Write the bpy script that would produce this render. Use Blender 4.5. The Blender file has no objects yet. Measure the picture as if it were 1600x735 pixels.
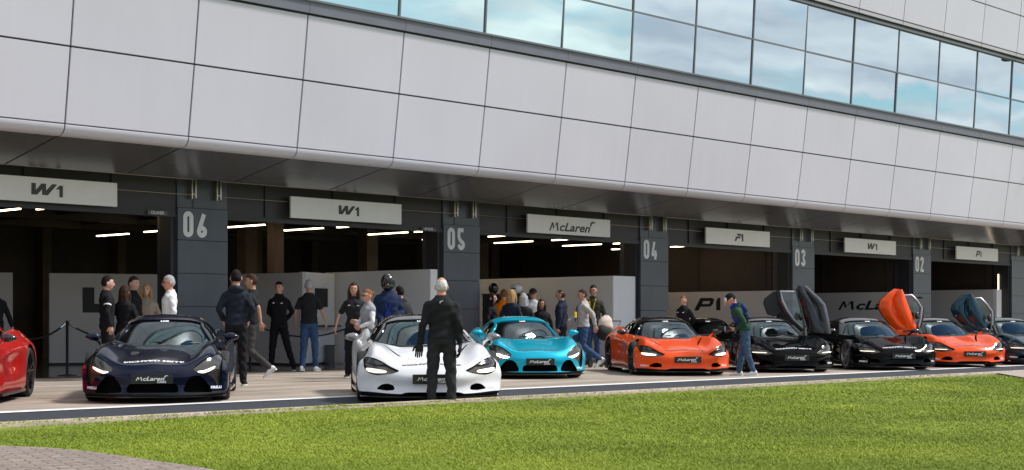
import bpy, bmesh, math, random
import numpy as np
from mathutils import Vector, Matrix, Euler
from mathutils.bvhtree import BVHTree
random.seed(7); np.random.seed(7)
R = math.radians
SC = bpy.context.scene
COL = SC.collection

# ------------------------------------------------------------------ camera
F = 2400.0; HC = 1.07; YAW = R(46.5); HOR = 503.0
cam_d = bpy.data.cameras.new("camera"); cam = bpy.data.objects.new("camera", cam_d); COL.objects.link(cam)
cam.location = (0, 0, HC); cam.rotation_euler = (R(90), 0, -YAW)
cam_d.sensor_width = 36; cam_d.lens = 36 * F / 1600
cam_d.shift_y = (HOR - 367.5) / 1600
cam_d.clip_start = 0.1; cam_d.clip_end = 4000
SC.camera = cam
# ------------------------------------------------------------------ world, sun, exposure
SUN_EL = R(52); SUN_AZ = R(128)          # azimuth measured clockwise from +Y
w = bpy.data.worlds.new("World"); SC.world = w; w.use_nodes = True
nt = w.node_tree; nt.nodes.clear()
def N(t, **k):
    n = nt.nodes.new(t)
    for a, b in k.items(): setattr(n, a, b)
    return n
out = N('ShaderNodeOutputWorld'); bg = N('ShaderNodeBackground'); bg.inputs[1].default_value = 0.12
sky = N('ShaderNodeTexSky'); sky.sky_type = 'NISHITA'; sky.sun_disc = False
sky.sun_elevation = SUN_EL; sky.sun_rotation = SUN_AZ; sky.air_density = 1.0; sky.dust_density = 0.6; sky.ozone_density = 1.5
tc = N('ShaderNodeTexCoord'); sep = N('ShaderNodeSeparateXYZ'); nt.links.new(tc.outputs['Generated'], sep.inputs[0])
ad = N('ShaderNodeMath', operation='ADD'); ad.inputs[1].default_value = 0.10
mx0 = N('ShaderNodeMath', operation='MAXIMUM'); mx0.inputs[1].default_value = 0.0
nt.links.new(sep.outputs[2], mx0.inputs[0]); nt.links.new(mx0.outputs[0], ad.inputs[0])
dx = N('ShaderNodeMath', operation='DIVIDE'); dy = N('ShaderNodeMath', operation='DIVIDE')
nt.links.new(sep.outputs[0], dx.inputs[0]); nt.links.new(ad.outputs[0], dx.inputs[1])
nt.links.new(sep.outputs[1], dy.inputs[0]); nt.links.new(ad.outputs[0], dy.inputs[1])
cb = N('ShaderNodeCombineXYZ'); nt.links.new(dx.outputs[0], cb.inputs[0]); nt.links.new(dy.outputs[0], cb.inputs[1])
nz = N('ShaderNodeTexNoise'); nz.inputs['Scale'].default_value = 0.62; nz.inputs['Detail'].default_value = 9; nz.inputs['Roughness'].default_value = 0.55
nz.inputs['Distortion'].default_value = 0.5
nt.links.new(cb.outputs[0], nz.inputs['Vector'])
rp = N('ShaderNodeValToRGB'); rp.color_ramp.elements[0].position = 0.40; rp.color_ramp.elements[1].position = 0.53
nt.links.new(nz.outputs['Fac'], rp.inputs[0])
nz2 = N('ShaderNodeTexNoise'); nz2.inputs['Scale'].default_value = 1.7; nz2.inputs['Detail'].default_value = 6
nt.links.new(cb.outputs[0], nz2.inputs['Vector'])
rc = N('ShaderNodeValToRGB'); rc.color_ramp.elements[0].position = 0.35; rc.color_ramp.elements[1].position = 0.7
rc.color_ramp.elements[0].color = (4.4, 4.7, 5.3, 1); rc.color_ramp.elements[1].color = (8.0, 8.0, 8.0, 1)
nt.links.new(nz2.outputs['Fac'], rc.inputs[0])
tint = N('ShaderNodeMix', data_type='RGBA', blend_type='MULTIPLY'); tint.inputs[0].default_value = 1
tint.inputs[7].default_value = (0.50, 0.66, 0.72, 1)
nt.links.new(sky.outputs[0], tint.inputs[6])
mixc = N('ShaderNodeMix', data_type='RGBA')
nt.links.new(rp.outputs[0], mixc.inputs[0]); nt.links.new(tint.outputs[2], mixc.inputs[6]); nt.links.new(rc.outputs[0], mixc.inputs[7])
nt.links.new(mixc.outputs[2], bg.inputs[0]); nt.links.new(bg.outputs[0], out.inputs[0])
sl = bpy.data.lights.new("sun", 'SUN'); sl.energy = 3.1; sl.angle = R(9); sl.color = (1.0, 0.965, 0.92)
sun = bpy.data.objects.new("sun", sl); COL.objects.link(sun)
sd = Vector((math.sin(SUN_AZ) * math.cos(SUN_EL), math.cos(SUN_AZ) * math.cos(SUN_EL), math.sin(SUN_EL)))
sun.rotation_euler = sd.to_track_quat('Z', 'Y').to_euler(); sun.location = sd * 60
vs = SC.view_settings; vs.view_transform = 'Standard'; vs.look = 'None'; vs.exposure = 0.45; vs.gamma = 1.0; vs.use_curve_mapping = False

# ------------------------------------------------------------------ helpers
def gp(px, py, z=0.0):
    d = (HC - z) * F / (py - HOR); lat = (px - 800) / F * d
    return Vector((d * math.sin(YAW) + lat * math.cos(YAW), d * math.cos(YAW) - lat * math.sin(YAW), z))
def dp(px, d, z=0.0):                                  # point at a given depth under a column of the picture
    lat = (px - 800) / F * d
    return Vector((d * math.sin(YAW) + lat * math.cos(YAW), d * math.cos(YAW) - lat * math.sin(YAW), z))
def mat(name, col, rough=0.5, metal=0.0, coat=0.0, spec=0.5, noise=None, bump=0.0, bscale=50, emit=None, estr=0, coat_rough=0.03):
    m = bpy.data.materials.new(name); m.use_nodes = True; t = m.node_tree; b = t.nodes['Principled BSDF']
    b.inputs['Base Color'].default_value = (*col, 1); b.inputs['Roughness'].default_value = rough
    b.inputs['Metallic'].default_value = metal; b.inputs['Coat Weight'].default_value = coat
    b.inputs['Coat Roughness'].default_value = coat_rough; b.inputs['Specular IOR Level'].default_value = spec
    if emit: b.inputs['Emission Color'].default_value = (*emit, 1); b.inputs['Emission Strength'].default_value = estr
    if noise or bump:
        tcn = t.nodes.new('ShaderNodeTexCoord')
    if noise:                                            # (scale, amount)
        n = t.nodes.new('ShaderNodeTexNoise'); n.inputs['Scale'].default_value = noise[0]; n.inputs['Detail'].default_value = 8
        n.inputs['Roughness'].default_value = 0.65
        t.links.new(tcn.outputs['Object'], n.inputs['Vector'])
        r = t.nodes.new('ShaderNodeMapRange'); r.inputs['From Min'].default_value = 0.3; r.inputs['From Max'].default_value = 0.7
        r.inputs['To Min'].default_value = 1 - noise[1]; r.inputs['To Max'].default_value = 1 + noise[1]
        t.links.new(n.outputs['Fac'], r.inputs['Value'])
        v = t.nodes.new('ShaderNodeVectorMath'); v.operation = 'SCALE'; v.inputs[0].default_value = col
        t.links.new(r.outputs[0], v.inputs['Scale']); t.links.new(v.outputs[0], b.inputs['Base Color'])
    if bump:
        n = t.nodes.new('ShaderNodeTexNoise'); n.inputs['Scale'].default_value = bscale; n.inputs['Detail'].default_value = 5
        t.links.new(tcn.outputs['Object'], n.inputs['Vector'])
        bn = t.nodes.new('ShaderNodeBump'); bn.inputs['Strength'].default_value = bump; bn.inputs['Distance'].default_value = 0.02
        t.links.new(n.outputs['Fac'], bn.inputs['Height']); t.links.new(bn.outputs[0], b.inputs['Normal'])
    return m
def tag(o, label=None, cat=None, group=None, kind=None):
    if label: o['label'] = label
    if cat: o['category'] = cat
    if group: o['group'] = group
    if kind: o['kind'] = kind
    return o
def empty(name, loc=(0, 0, 0), rz=0.0, parent=None):
    o = bpy.data.objects.new(name, None); COL.objects.link(o); o.location = loc; o.rotation_euler = (0, 0, rz); o.empty_display_size = 0.1
    if parent: o.parent = parent
    return o
class MB:
    def __init__(s): s.v = []; s.f = []; s.m = []
    def add(s, vs, fs, mi=0):
        b = len(s.v); s.v += [tuple(v) for v in vs]
        for f in fs: s.f.append(tuple(i + b for i in f)); s.m.append(mi)
        return s
    def box(s, x0, x1, y0, y1, z0, z1, mi=0):
        vs = [(x, y, z) for z in (z0, z1) for y in (y0, y1) for x in (x0, x1)]
        return s.add(vs, [(0, 2, 3, 1), (4, 5, 7, 6), (0, 1, 5, 4), (2, 6, 7, 3), (0, 4, 6, 2), (1, 3, 7, 5)], mi)
    def quad(s, a, b, c, d, mi=0): return s.add([a, b, c, d], [(0, 1, 2, 3)], mi)
    def prism(s, poly, ext, mi=0):                        # poly: list of 3D points, ext: vector
        n = len(poly); e = Vector(ext); top = [Vector(p) + e for p in poly]
        return s.add(list(poly) + top, [tuple(range(n))[::-1], tuple(range(n, 2 * n))] + [(i, (i + 1) % n, (i + 1) % n + n, i + n) for i in range(n)], mi)
    def tube(s, pts, radii, n=10, mi=0, flat=None, cap=True):
        pts = [Vector(p) for p in pts]
        if not hasattr(radii, '__len__'): radii = [radii] * len(pts)
        rings = []; up = None
        for i, p in enumerate(pts):
            t = (pts[min(i + 1, len(pts) - 1)] - pts[max(i - 1, 0)])
            if t.length < 1e-9: t = Vector((0, 0, 1))
            t.normalize()
            if up is None: up = Vector((1, 0, 0)) if abs(t.x) < 0.8 else Vector((0, 1, 0))
            a = (up - t * up.dot(t)).normalized(); up = a; b = t.cross(a)
            ra, rb = (radii[i] if hasattr(radii[i], '__len__') else (radii[i], radii[i]))
            rings.append([p + a * ra * math.cos(2 * math.pi * k / n) + b * rb * math.sin(2 * math.pi * k / n) for k in range(n)])
        vs = [q for r_ in rings for q in r_]; fs = []
        for i in range(len(pts) - 1):
            for k in range(n): fs.append((i * n + k, i * n + (k + 1) % n, (i + 1) * n + (k + 1) % n, (i + 1) * n + k))
        if cap: fs += [tuple(range(n))[::-1], tuple(range((len(pts) - 1) * n, len(pts) * n))]
        return s.add(vs, fs, mi)
    def capsule(s, pts, radii, n=10, mi=0):               # tube with rounded ends
        pts = [Vector(p) for p in pts]
        a = (pts[0] - pts[1]).normalized(); b = (pts[-1] - pts[-2]).normalized(); r0 = radii[0]; r1 = radii[-1]
        P = [pts[0] + a * r0 * .92, pts[0] + a * r0 * .65] + pts + [pts[-1] + b * r1 * .65, pts[-1] + b * r1 * .92]
        RR = [r0 * .35, r0 * .75] + list(radii) + [r1 * .75, r1 * .35]
        return s.tube(P, RR, n, mi)
    def loft(s, rings, mi=0):
        n = len(rings[0]); vs = [q for r_ in rings for q in r_]; fs = []
        for i in range(len(rings) - 1):
            for k in range(n): fs.append((i * n + k, i * n + (k + 1) % n, (i + 1) * n + (k + 1) % n, (i + 1) * n + k))
        fs += [tuple(range(n))[::-1], tuple(range((len(rings) - 1) * n, len(rings) * n))]
        return s.add(vs, fs, mi)
    def ell(s, c, r, nu=16, nv=10, mi=0, fn=None):
        vs = []; c = Vector(c)
        for j in range(nv + 1):
            ph = -math.pi / 2 + math.pi * j / nv
            for i in range(nu):
                th = 2 * math.pi * i / nu
                p = Vector((math.cos(ph) * math.cos(th), math.cos(ph) * math.sin(th), math.sin(ph)))
                q = Vector((p.x * r[0], p.y * r[1], p.z * r[2]))
                if fn: q = fn(p, q)
                vs.append(c + q)
        fs = [(j * nu + i, j * nu + (i + 1) % nu, (j + 1) * nu + (i + 1) % nu, (j + 1) * nu + i) for j in range(nv) for i in range(nu)]
        return s.add(vs, fs, mi)
    def mesh(s, name, mats):
        me = bpy.data.meshes.new(name); me.from_pydata(s.v, [], s.f)
        for m in mats: me.materials.append(m)
        if any(s.m): me.polygons.foreach_set('material_index', s.m)
        bm = bmesh.new(); bm.from_mesh(me); bmesh.ops.remove_doubles(bm, verts=bm.verts, dist=1e-5)
        bmesh.ops.recalc_face_normals(bm, faces=bm.faces); bm.to_mesh(me); bm.free()
        return me
    def build(s, name, mats, parent=None, smooth=None, bevel=0):
        if not isinstance(mats, (list, tuple)): mats = [mats]
        me = s.mesh(name, mats)
        if bevel:
            bm = bmesh.new(); bm.from_mesh(me)
            bmesh.ops.bevel(bm, geom=[e for e in bm.edges if e.is_manifold and e.calc_face_angle(0) > 0.6], offset=bevel, segments=2, affect='EDGES', clamp_overlap=True)
            bm.to_mesh(me); bm.free()
        return link(name, me, parent, smooth)
def link(name, me, parent=None, smooth=None):
    if smooth is not None:
        me.polygons.foreach_set('use_smooth', [True] * len(me.polygons))
        if smooth < 170:
            try: me.set_sharp_from_angle(angle=R(smooth))
            except Exception: pass
    o = bpy.data.objects.new(name, me); COL.objects.link(o)
    if parent: o.parent = parent
    return o
def evaluated(me, mods):
    o = bpy.data.objects.new('tmp', me); COL.objects.link(o)
    for t, k in mods:
        m = o.modifiers.new(t, t)
        for a, b in k.items(): setattr(m, a, b)
    dg = bpy.context.evaluated_depsgraph_get(); dg.update()
    r = bpy.data.meshes.new_from_object(o.evaluated_get(dg), preserve_all_data_layers=True, depsgraph=dg)
    bpy.data.objects.remove(o); return r
def copy_tree(o, parent=None, swap=None):
    c = o.copy(); COL.objects.link(c); c.parent = parent
    if o.data and swap:
        if any(m and m.name in swap for m in o.data.materials):
            c.data = o.data.copy()
            for i, m in enumerate(c.data.materials):
                if m and m.name in swap: c.data.materials[i] = swap[m.name]
    for ch in list(o.children): copy_tree(ch, c, swap)
    return c
_tx = {}
def text2d(s, size=1.0, shear=0.0, bold=0.0, sx=1.0, spacing=1.0):   # returns verts (x,y) centred, faces
    k = (s, size, shear, bold, sx, spacing)
    if k in _tx: return _tx[k]
    c = bpy.data.curves.new('t', 'FONT'); c.body = s; c.size = size; c.shear = shear; c.offset = bold; c.align_x = 'CENTER'; c.align_y = 'CENTER'
    c.space_character = spacing; c.resolution_u = 3
    o = bpy.data.objects.new('t', c); COL.objects.link(o)
    dg = bpy.context.evaluated_depsgraph_get(); dg.update(); me = o.evaluated_get(dg).to_mesh()
    V = [(v.co.x * sx, v.co.y) for v in me.vertices]; Fc = [tuple(p.vertices) for p in me.polygons]
    bpy.data.objects.remove(o)
    _tx[k] = (V, Fc); return _tx[k]
def flat_art(mb, V, Fc, origin, ux, uy, n, thick=0.004, mi=0):   # place 2D art on a plane as thin raised shape
    origin = Vector(origin); ux = Vector(ux); uy = Vector(uy); n = Vector(n)
    mb.add([origin + ux * x + uy * y + n * thick for x, y in V], Fc, mi)
# logos ------------------------------------------------------------
def poly_art(polys):
    V = []; Fc = []
    for p in polys:
        b = len(V); V += p; Fc.append(tuple(range(b, b + len(p))))
    return V, Fc
W1_ART = poly_art([[(0, 1), (.42, 1), (.42, .42), (0, .02)][:4], [(0, .02), (.42, .42), (.55, .02)], [(.42, .42), (.95, 1), (1.0, .5), (.55, .02)],
                   [(.95, 1), (1.38, 1), (1.38, .42), (1.0, .5)], [(1.0, .5), (1.38, .42), (1.55, .02), (1.0, .02)], [(1.38, .42), (1.95, 1), (2.42, 1), (1.55, .02)],
                   [(2.30, .58), (2.66, .92), (2.98, .92), (2.98, .58)], [(2.64, .58), (2.98, .58), (2.98, -.08), (2.64, -.08)]])
P1_ART = poly_art([[(0, 0), (.36, 0), (.86, 1), (.5, 1)], [(.75, 1), (1.45, 1), (1.62, .86), (1.52, .74), (.66, .74)], [(1.28, .74), (1.58, .80), (1.5, .5), (1.2, .5)],
                   [(.52, .3), (.42, .52), (1.2, .52), (1.5, .5), (1.3, .3)], [(1.75, 0), (2.08, 0), (2.08, 1), (1.9, 1), (1.75, .75)]])
F1_ART = poly_art([[(.5, 1), (.75, .72), (1.5, .72), (1.5, 1)], [(.2, .62), (.38, .38), (1.3, .38), (1.3, .62)], [(0, 0), (.4, 0), (.62, .38), (.22, .38)],
                   [(1.65, 0), (2.0, 0), (2.0, 1), (1.65, 1)], [(1.4, .62), (1.65, .62), (1.65, .8), (1.55, .8)]])
def swoosh(x, y, s):
    P = [(0, 0), (.25, .42), (.7, .62), (1.15, .5), (.95, .40), (.7, .34), (.42, .2), (.3, -.12), (.12, -.35), (.18, -.08)]
    return [(x + a * s, y + b * s) for a, b in P]
def mclaren_art():
    V, Fc = text2d("cLaren", 1.0, 0.30, 0.026, 1.45, 1.02)
    V = list(V); Fc = list(Fc); x0 = min(v[0] for v in V) - 1.33; y0 = min(v[1] for v in V) + .01
    for q in ([(0, 0), (.17, 0), (.52, .70), (.36, .70)], [(.36, .70), (.52, .70), (.62, .26), (.50, .12)], [(.50, .12), (.62, .26), (1.08, .70), (.92, .70)], [(.92, .70), (1.12, .70), (1.16, 0), (.98, 0)]):
        c = len(V); V += [(x0 + a, y0 + b) for a, b in q]; Fc.append((c, c + 1, c + 2, c + 3))
    p = [(0, -.05), (.1, .3), (.45, .52), (1.0, .5), (1.25, .3), (.95, .32), (.6, .28), (.4, .15), (.28, -.12), (.1, -.32)]
    xm = max(v[0] for v in V)
    c = len(V); V += [(xm - .02 + a * .62, .34 + b * .62) for a, b in p]
    Fc += [(c, c + 1, c + 7, c + 8), (c, c + 8, c + 9), (c + 1, c + 2, c + 6, c + 7), (c + 2, c + 3, c + 5, c + 6), (c + 3, c + 4, c + 5)]
    return V, Fc
MCL = mclaren_art()
def scaled(art, s, cx=None, cy=None):
    V, Fc = art; xs = [v[0] for v in V]; ys = [v[1] for v in V]
    mx = (min(xs) + max(xs)) / 2; my = (min(ys) + max(ys)) / 2
    return [((x - mx) * s, (y - my) * s) for x, y in V], Fc
# ------------------------------------------------------------------ materials
S = HC / 1.17
M = {}
def cladding():
    m = mat('cladding_white', (.62, .60, .64), .34, 0.0, bump=.03, bscale=1.1); t = m.node_tree; b = t.nodes['Principled BSDF']; L = t.links
    g_ = t.nodes.new('ShaderNodeNewGeometry'); tcn = t.nodes.new('ShaderNodeTexCoord'); mp = t.nodes.new('ShaderNodeMapping'); mp.inputs['Scale'].default_value = (5, 1, .35); L.new(tcn.outputs['Object'], mp.inputs['Vector'])
    n = t.nodes.new('ShaderNodeTexNoise'); n.inputs['Scale'].default_value = 1; n.inputs['Detail'].default_value = 6; L.new(mp.outputs[0], n.inputs['Vector'])
    n2 = t.nodes.new('ShaderNodeTexNoise'); n2.inputs['Scale'].default_value = .35; n2.inputs['Detail'].default_value = 4; L.new(tcn.outputs['Object'], n2.inputs['Vector'])
    def mr(src, a, c, d, e):
        r = t.nodes.new('ShaderNodeMapRange'); r.inputs['From Min'].default_value = a; r.inputs['From Max'].default_value = c; r.inputs['To Min'].default_value = d; r.inputs['To Max'].default_value = e; L.new(src, r.inputs[0]); return r.outputs[0]
    def mul(a, c):
        q = t.nodes.new('ShaderNodeMath'); q.operation = 'MULTIPLY'; L.new(a, q.inputs[0]); L.new(c, q.inputs[1]); return q.outputs[0]
    f = mul(mul(mr(n.outputs['Fac'], .3, .7, .985, 1.008), mr(n2.outputs['Fac'], .3, .7, .95, 1.03)), mr(g_.outputs['Random Per Island'], 0, 1, .975, 1.015))
    v = t.nodes.new('ShaderNodeVectorMath'); v.operation = 'SCALE'; v.inputs[0].default_value = (.61, .597, .665); L.new(f, v.inputs['Scale']); L.new(v.outputs[0], b.inputs['Base Color'])
    return m
M['clad'] = cladding()
M['soffit'] = mat('soffit_grey', (.165, .165, .17), .2, .35, noise=(.5, .06))
M['dark'] = mat('dark_frame', (.03, .03, .034), .5)
M['mull'] = mat('mullion_grey', (.14, .15, .165), .4, .2)
M['band'] = mat('sill_band_grey', (.15, .155, .18), .45, .2, noise=(2, .08))
M['slate'] = mat('pillar_slate', (.062, .070, .090), .32, .0, noise=(1.3, .18), bump=.03, bscale=3)
M['pilj'] = mat('pillar_joint', (.015, .015, .018), .6)
M['white'] = mat('white_paint', (.78, .78, .80), .5)
M['sign'] = mat('sign_white', (.90, .89, .885), .45, noise=(1.5, .04))
M['logo'] = mat('logo_dark', (.06, .055, .06), .5)
M['header'] = mat('header_slats', (.036, .034, .038), .5, noise=(3, .15))
M['steel'] = mat('brushed_steel', (.42, .38, .33), .3, .9)
M['brown'] = mat('interior_brown', (.050, .037, .030), .6, noise=(2, .25))
M['brown2'] = mat('interior_column', (.12, .085, .06), .6, noise=(2, .2))
M['part'] = mat('partition_white', (.88, .87, .88), .5, noise=(.8, .04))
M['part2'] = mat('partition_grey', (.70, .67, .665), .5, noise=(.8, .05))
M['lite'] = mat('lamp_tube', (1, .93, .8), .5, emit=(1, .78, .50), estr=8)
M['blk'] = mat('black_plastic', (.012, .012, .013), .45)
M['blkm'] = mat('black_matt', (.008, .008, .008), .8)
M['chrome'] = mat('chrome', (.7, .7, .7), .15, 1)
M['epoxy'] = mat('epoxy_floor', (.12, .115, .115), .12, noise=(1, .1))
M['line'] = mat('line_paint', (.80, .79, .77), .6, noise=(6, .16))
M['kerb'] = mat('kerb_concrete', (.46, .37, .30), .85, noise=(5, .2), bump=.3, bscale=40)
M['asph'] = mat('asphalt', (.024, .027, .037), .78, noise=(7, .22), bump=.4, bscale=90)

def concrete():
    m = bpy.data.materials.new('lane_concrete'); m.use_nodes = True; t = m.node_tree; b = t.nodes['Principled BSDF']; L = t.links
    tcn = t.nodes.new('ShaderNodeTexCoord')
    def noise(sc, det, vec=None, rough=.6):
        n = t.nodes.new('ShaderNodeTexNoise'); n.inputs['Scale'].default_value = sc; n.inputs['Detail'].default_value = det; n.inputs['Roughness'].default_value = rough
        L.new(vec or tcn.outputs['Object'], n.inputs['Vector']); return n.outputs['Fac']
    mp = t.nodes.new('ShaderNodeMapping'); mp.inputs['Scale'].default_value = (.12, 1.6, 1); L.new(tcn.outputs['Object'], mp.inputs['Vector'])
    a = noise(1.0, 6, mp.outputs[0]); c = noise(26, 6); e = noise(.9, 4)
    r1 = t.nodes.new('ShaderNodeValToRGB'); r1.color_ramp.elements[0].position = .33; r1.color_ramp.elements[1].position = .68
    r1.color_ramp.elements[0].color = (.25, .20, .16, 1); r1.color_ramp.elements[1].color = (.45, .38, .31, 1)
    L.new(a, r1.inputs[0])
    mr = t.nodes.new('ShaderNodeMapRange'); mr.inputs['From Min'].default_value = .3; mr.inputs['From Max'].default_value = .7; mr.inputs['To Min'].default_value = .82; mr.inputs['To Max'].default_value = 1.14
    L.new(c, mr.inputs[0])
    mr2 = t.nodes.new('ShaderNodeMapRange'); mr2.inputs['From Min'].default_value = .3; mr2.inputs['From Max'].default_value = .7; mr2.inputs['To Min'].default_value = .86; mr2.inputs['To Max'].default_value = 1.1
    L.new(e, mr2.inputs[0])
    mm = t.nodes.new('ShaderNodeMath'); mm.operation = 'MULTIPLY'; L.new(mr.outputs[0], mm.inputs[0]); L.new(mr2.outputs[0], mm.inputs[1])
    v = t.nodes.new('ShaderNodeVectorMath'); v.operation = 'SCALE'; L.new(r1.outputs[0], v.inputs[0]); L.new(mm.outputs[0], v.inputs['Scale'])
    mp3 = t.nodes.new('ShaderNodeMapping'); mp3.inputs['Scale'].default_value = (.22, 7, 1); mp3.inputs['Rotation'].default_value = (0, 0, .03); L.new(tcn.outputs['Object'], mp3.inputs['Vector'])
    r3 = t.nodes.new('ShaderNodeMapRange'); r3.inputs['From Min'].default_value = .52; r3.inputs['From Max'].default_value = .64; r3.inputs['To Min'].default_value = 1; r3.inputs['To Max'].default_value = .60; L.new(noise(1.0, 4, mp3.outputs[0]), r3.inputs[0])
    v3 = t.nodes.new('ShaderNodeVectorMath'); v3.operation = 'SCALE'; L.new(v.outputs[0], v3.inputs[0]); L.new(r3.outputs[0], v3.inputs['Scale'])
    L.new(v3.outputs[0], b.inputs['Base Color']); b.inputs['Roughness'].default_value = .8
    bn = t.nodes.new('ShaderNodeBump'); bn.inputs['Strength'].default_value = .3; bn.inputs['Distance'].default_value = .01
    L.new(noise(120, 3), bn.inputs['Height']); L.new(bn.outputs[0], b.inputs['Normal'])
    return m
M['conc'] = concrete()
def bricks():
    m = bpy.data.materials.new('brick_paving'); m.use_nodes = True; t = m.node_tree; b = t.nodes['Principled BSDF']; L = t.links
    tcn = t.nodes.new('ShaderNodeTexCoord'); mp = t.nodes.new('ShaderNodeMapping'); mp.inputs['Rotation'].default_value = (0, 0, R(20)); L.new(tcn.outputs['Object'], mp.inputs['Vector'])
    br = t.nodes.new('ShaderNodeTexBrick'); br.inputs['Scale'].default_value = 1; br.inputs['Brick Width'].default_value = .21; br.inputs['Row Height'].default_value = .105
    br.inputs['Mortar Size'].default_value = .006; br.inputs['Color1'].default_value = (.30, .235, .19, 1); br.inputs['Color2'].default_value = (.22, .175, .15, 1); br.inputs['Mortar'].default_value = (.07, .065, .05, 1)
    L.new(mp.outputs[0], br.inputs['Vector'])
    n = t.nodes.new('ShaderNodeTexNoise'); n.inputs['Scale'].default_value = 14; n.inputs['Detail'].default_value = 8; L.new(tcn.outputs['Object'], n.inputs['Vector'])
    mr = t.nodes.new('ShaderNodeMapRange'); mr.inputs['From Min'].default_value = .3; mr.inputs['From Max'].default_value = .7; mr.inputs['To Min'].default_value = .7; mr.inputs['To Max'].default_value = 1.25; L.new(n.outputs['Fac'], mr.inputs[0])
    v = t.nodes.new('ShaderNodeVectorMath'); v.operation = 'SCALE'; L.new(br.outputs['Color'], v.inputs[0]); L.new(mr.outputs[0], v.inputs['Scale']); L.new(v.outputs[0], b.inputs['Base Color'])
    b.inputs['Roughness'].default_value = .9
    bn = t.nodes.new('ShaderNodeBump'); bn.inputs['Strength'].default_value = .6; bn.inputs['Distance'].default_value = .008; bn.invert = True
    L.new(br.outputs['Fac'], bn.inputs['Height']); L.new(bn.outputs[0], b.inputs['Normal'])
    return m
M['brick'] = bricks()
def lawnmat(name, cols, blade=False):
    m = bpy.data.materials.new(name); m.use_nodes = True; t = m.node_tree; b = t.nodes['Principled BSDF']; L = t.links
    g = t.nodes.new('ShaderNodeNewGeometry')
    n = t.nodes.new('ShaderNodeTexNoise'); n.inputs['Scale'].default_value = .45; n.inputs['Detail'].default_value = 10; n.inputs['Roughness'].default_value = .62; L.new(g.outputs['Position'], n.inputs['Vector'])
    r = t.nodes.new('ShaderNodeValToRGB'); r.color_ramp.elements[0].position = .34; r.color_ramp.elements[1].position = .66
    r.color_ramp.elements[0].color = (*cols[0], 1); r.color_ramp.elements[1].color = (*cols[2], 1); e = r.color_ramp.elements.new(.5); e.color = (*cols[1], 1)
    L.new(n.outputs['Fac'], r.inputs[0])
    src = r.outputs[0]
    if blade:
        mr = t.nodes.new('ShaderNodeMapRange'); mr.inputs['To Min'].default_value = .93; mr.inputs['To Max'].default_value = 1.08; L.new(g.outputs['Random Per Island'], mr.inputs[0])
        v = t.nodes.new('ShaderNodeVectorMath'); v.operation = 'SCALE'; L.new(src, v.inputs[0]); L.new(mr.outputs[0], v.inputs['Scale']); src = v.outputs[0]
    L.new(src, b.inputs['Base Color']); b.inputs['Roughness'].default_value = .6; b.inputs['Specular IOR Level'].default_value = .25
    return m
M['lawn'] = lawnmat('lawn_soil', [(.10, .14, .016), (.14, .19, .022), (.19, .23, .028)])
M['blade'] = lawnmat('grass_blades', [(.175, .230, .020), (.235, .300, .027), (.305, .362, .038)], True)

# ------------------------------------------------------------------ ground
def sheet(name, pts, m, z=None):
    mb = MB(); mb.add([(p[0], p[1], p[2] if z is None else z) for p in pts], [tuple(range(len(pts)))])
    o = mb.build(name, m); return tag(o, kind='structure')
YK0, YK1 = 13.65, 14.05; YW = 16.76; YP = 28.9 * S; ZL = .075
sheet('ground', [(-900, -900, 0), (900, -900, 0), (900, 900, 0), (-900, 900, 0)], M['lawn'], -.05)
sheet('lawn_soil', [(-120, -40, 0), (160, -40, 0), (160, YK0, 0), (-120, YK0, 0)], M['lawn'], ZL - .02)
o = MB().box(-120, 160, YK0, YK1, -.04, .085).build('kerb', M['kerb'], bevel=.012); tag(o, kind='structure')
sheet('asphalt_strip', [(-120, YK1, 0), (160, YK1, 0), (160, YW + .15, 0), (-120, YW + .15, 0)], M['asph'], 0.0)
sheet('pit_lane', [(-120, YW, 0), (160, YW, 0), (160, YP + .05, 0), (-120, YP + .05, 0)], M['conc'], .004)
for i, (y0, y1) in enumerate(((YW - .13, YW + .13), (25.1 * S - .05, 25.1 * S + .05), (26.7 * S - .05, 26.7 * S + .05))):
    sheet('lane_line', [(-120, y0, 0), (160, y0, 0), (160, y1, 0), (-120, y1, 0)], M['line'], .008)
sheet('garage_floor', [(-20, YP + .05, 0), (90, YP + .05, 0), (90, 48, 0), (-20, 48, 0)], M['epoxy'], .012)
# paved corner, cut with an uneven edge
e = [gp(x, y, ZL) for x, y in ((-160, 700), (0, 697), (70, 700), (130, 705), (190, 713), (250, 722), (300, 729), (360, 739), (460, 760), (560, 790))]
pav = sheet('paving', [(p.x, p.y, 0) for p in e] + [(e[-1].x - 1.0, e[-1].y - 3, 0), (e[0].x - 6, e[0].y - 6, 0), (e[0].x - 4, e[0].y, 0)], M['brick'], ZL + .004)
slab = [(28.0, YK0, 0), (26.07, 12.2, 0), (23.9, 10.6, 0), (40, 9.0, 0), (48, YK0, 0)]
sheet('footpath', slab, mat('path_concrete', (.36, .30, .26), .85, noise=(4, .15), bump=.3, bscale=30), ZL + .006)
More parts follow.
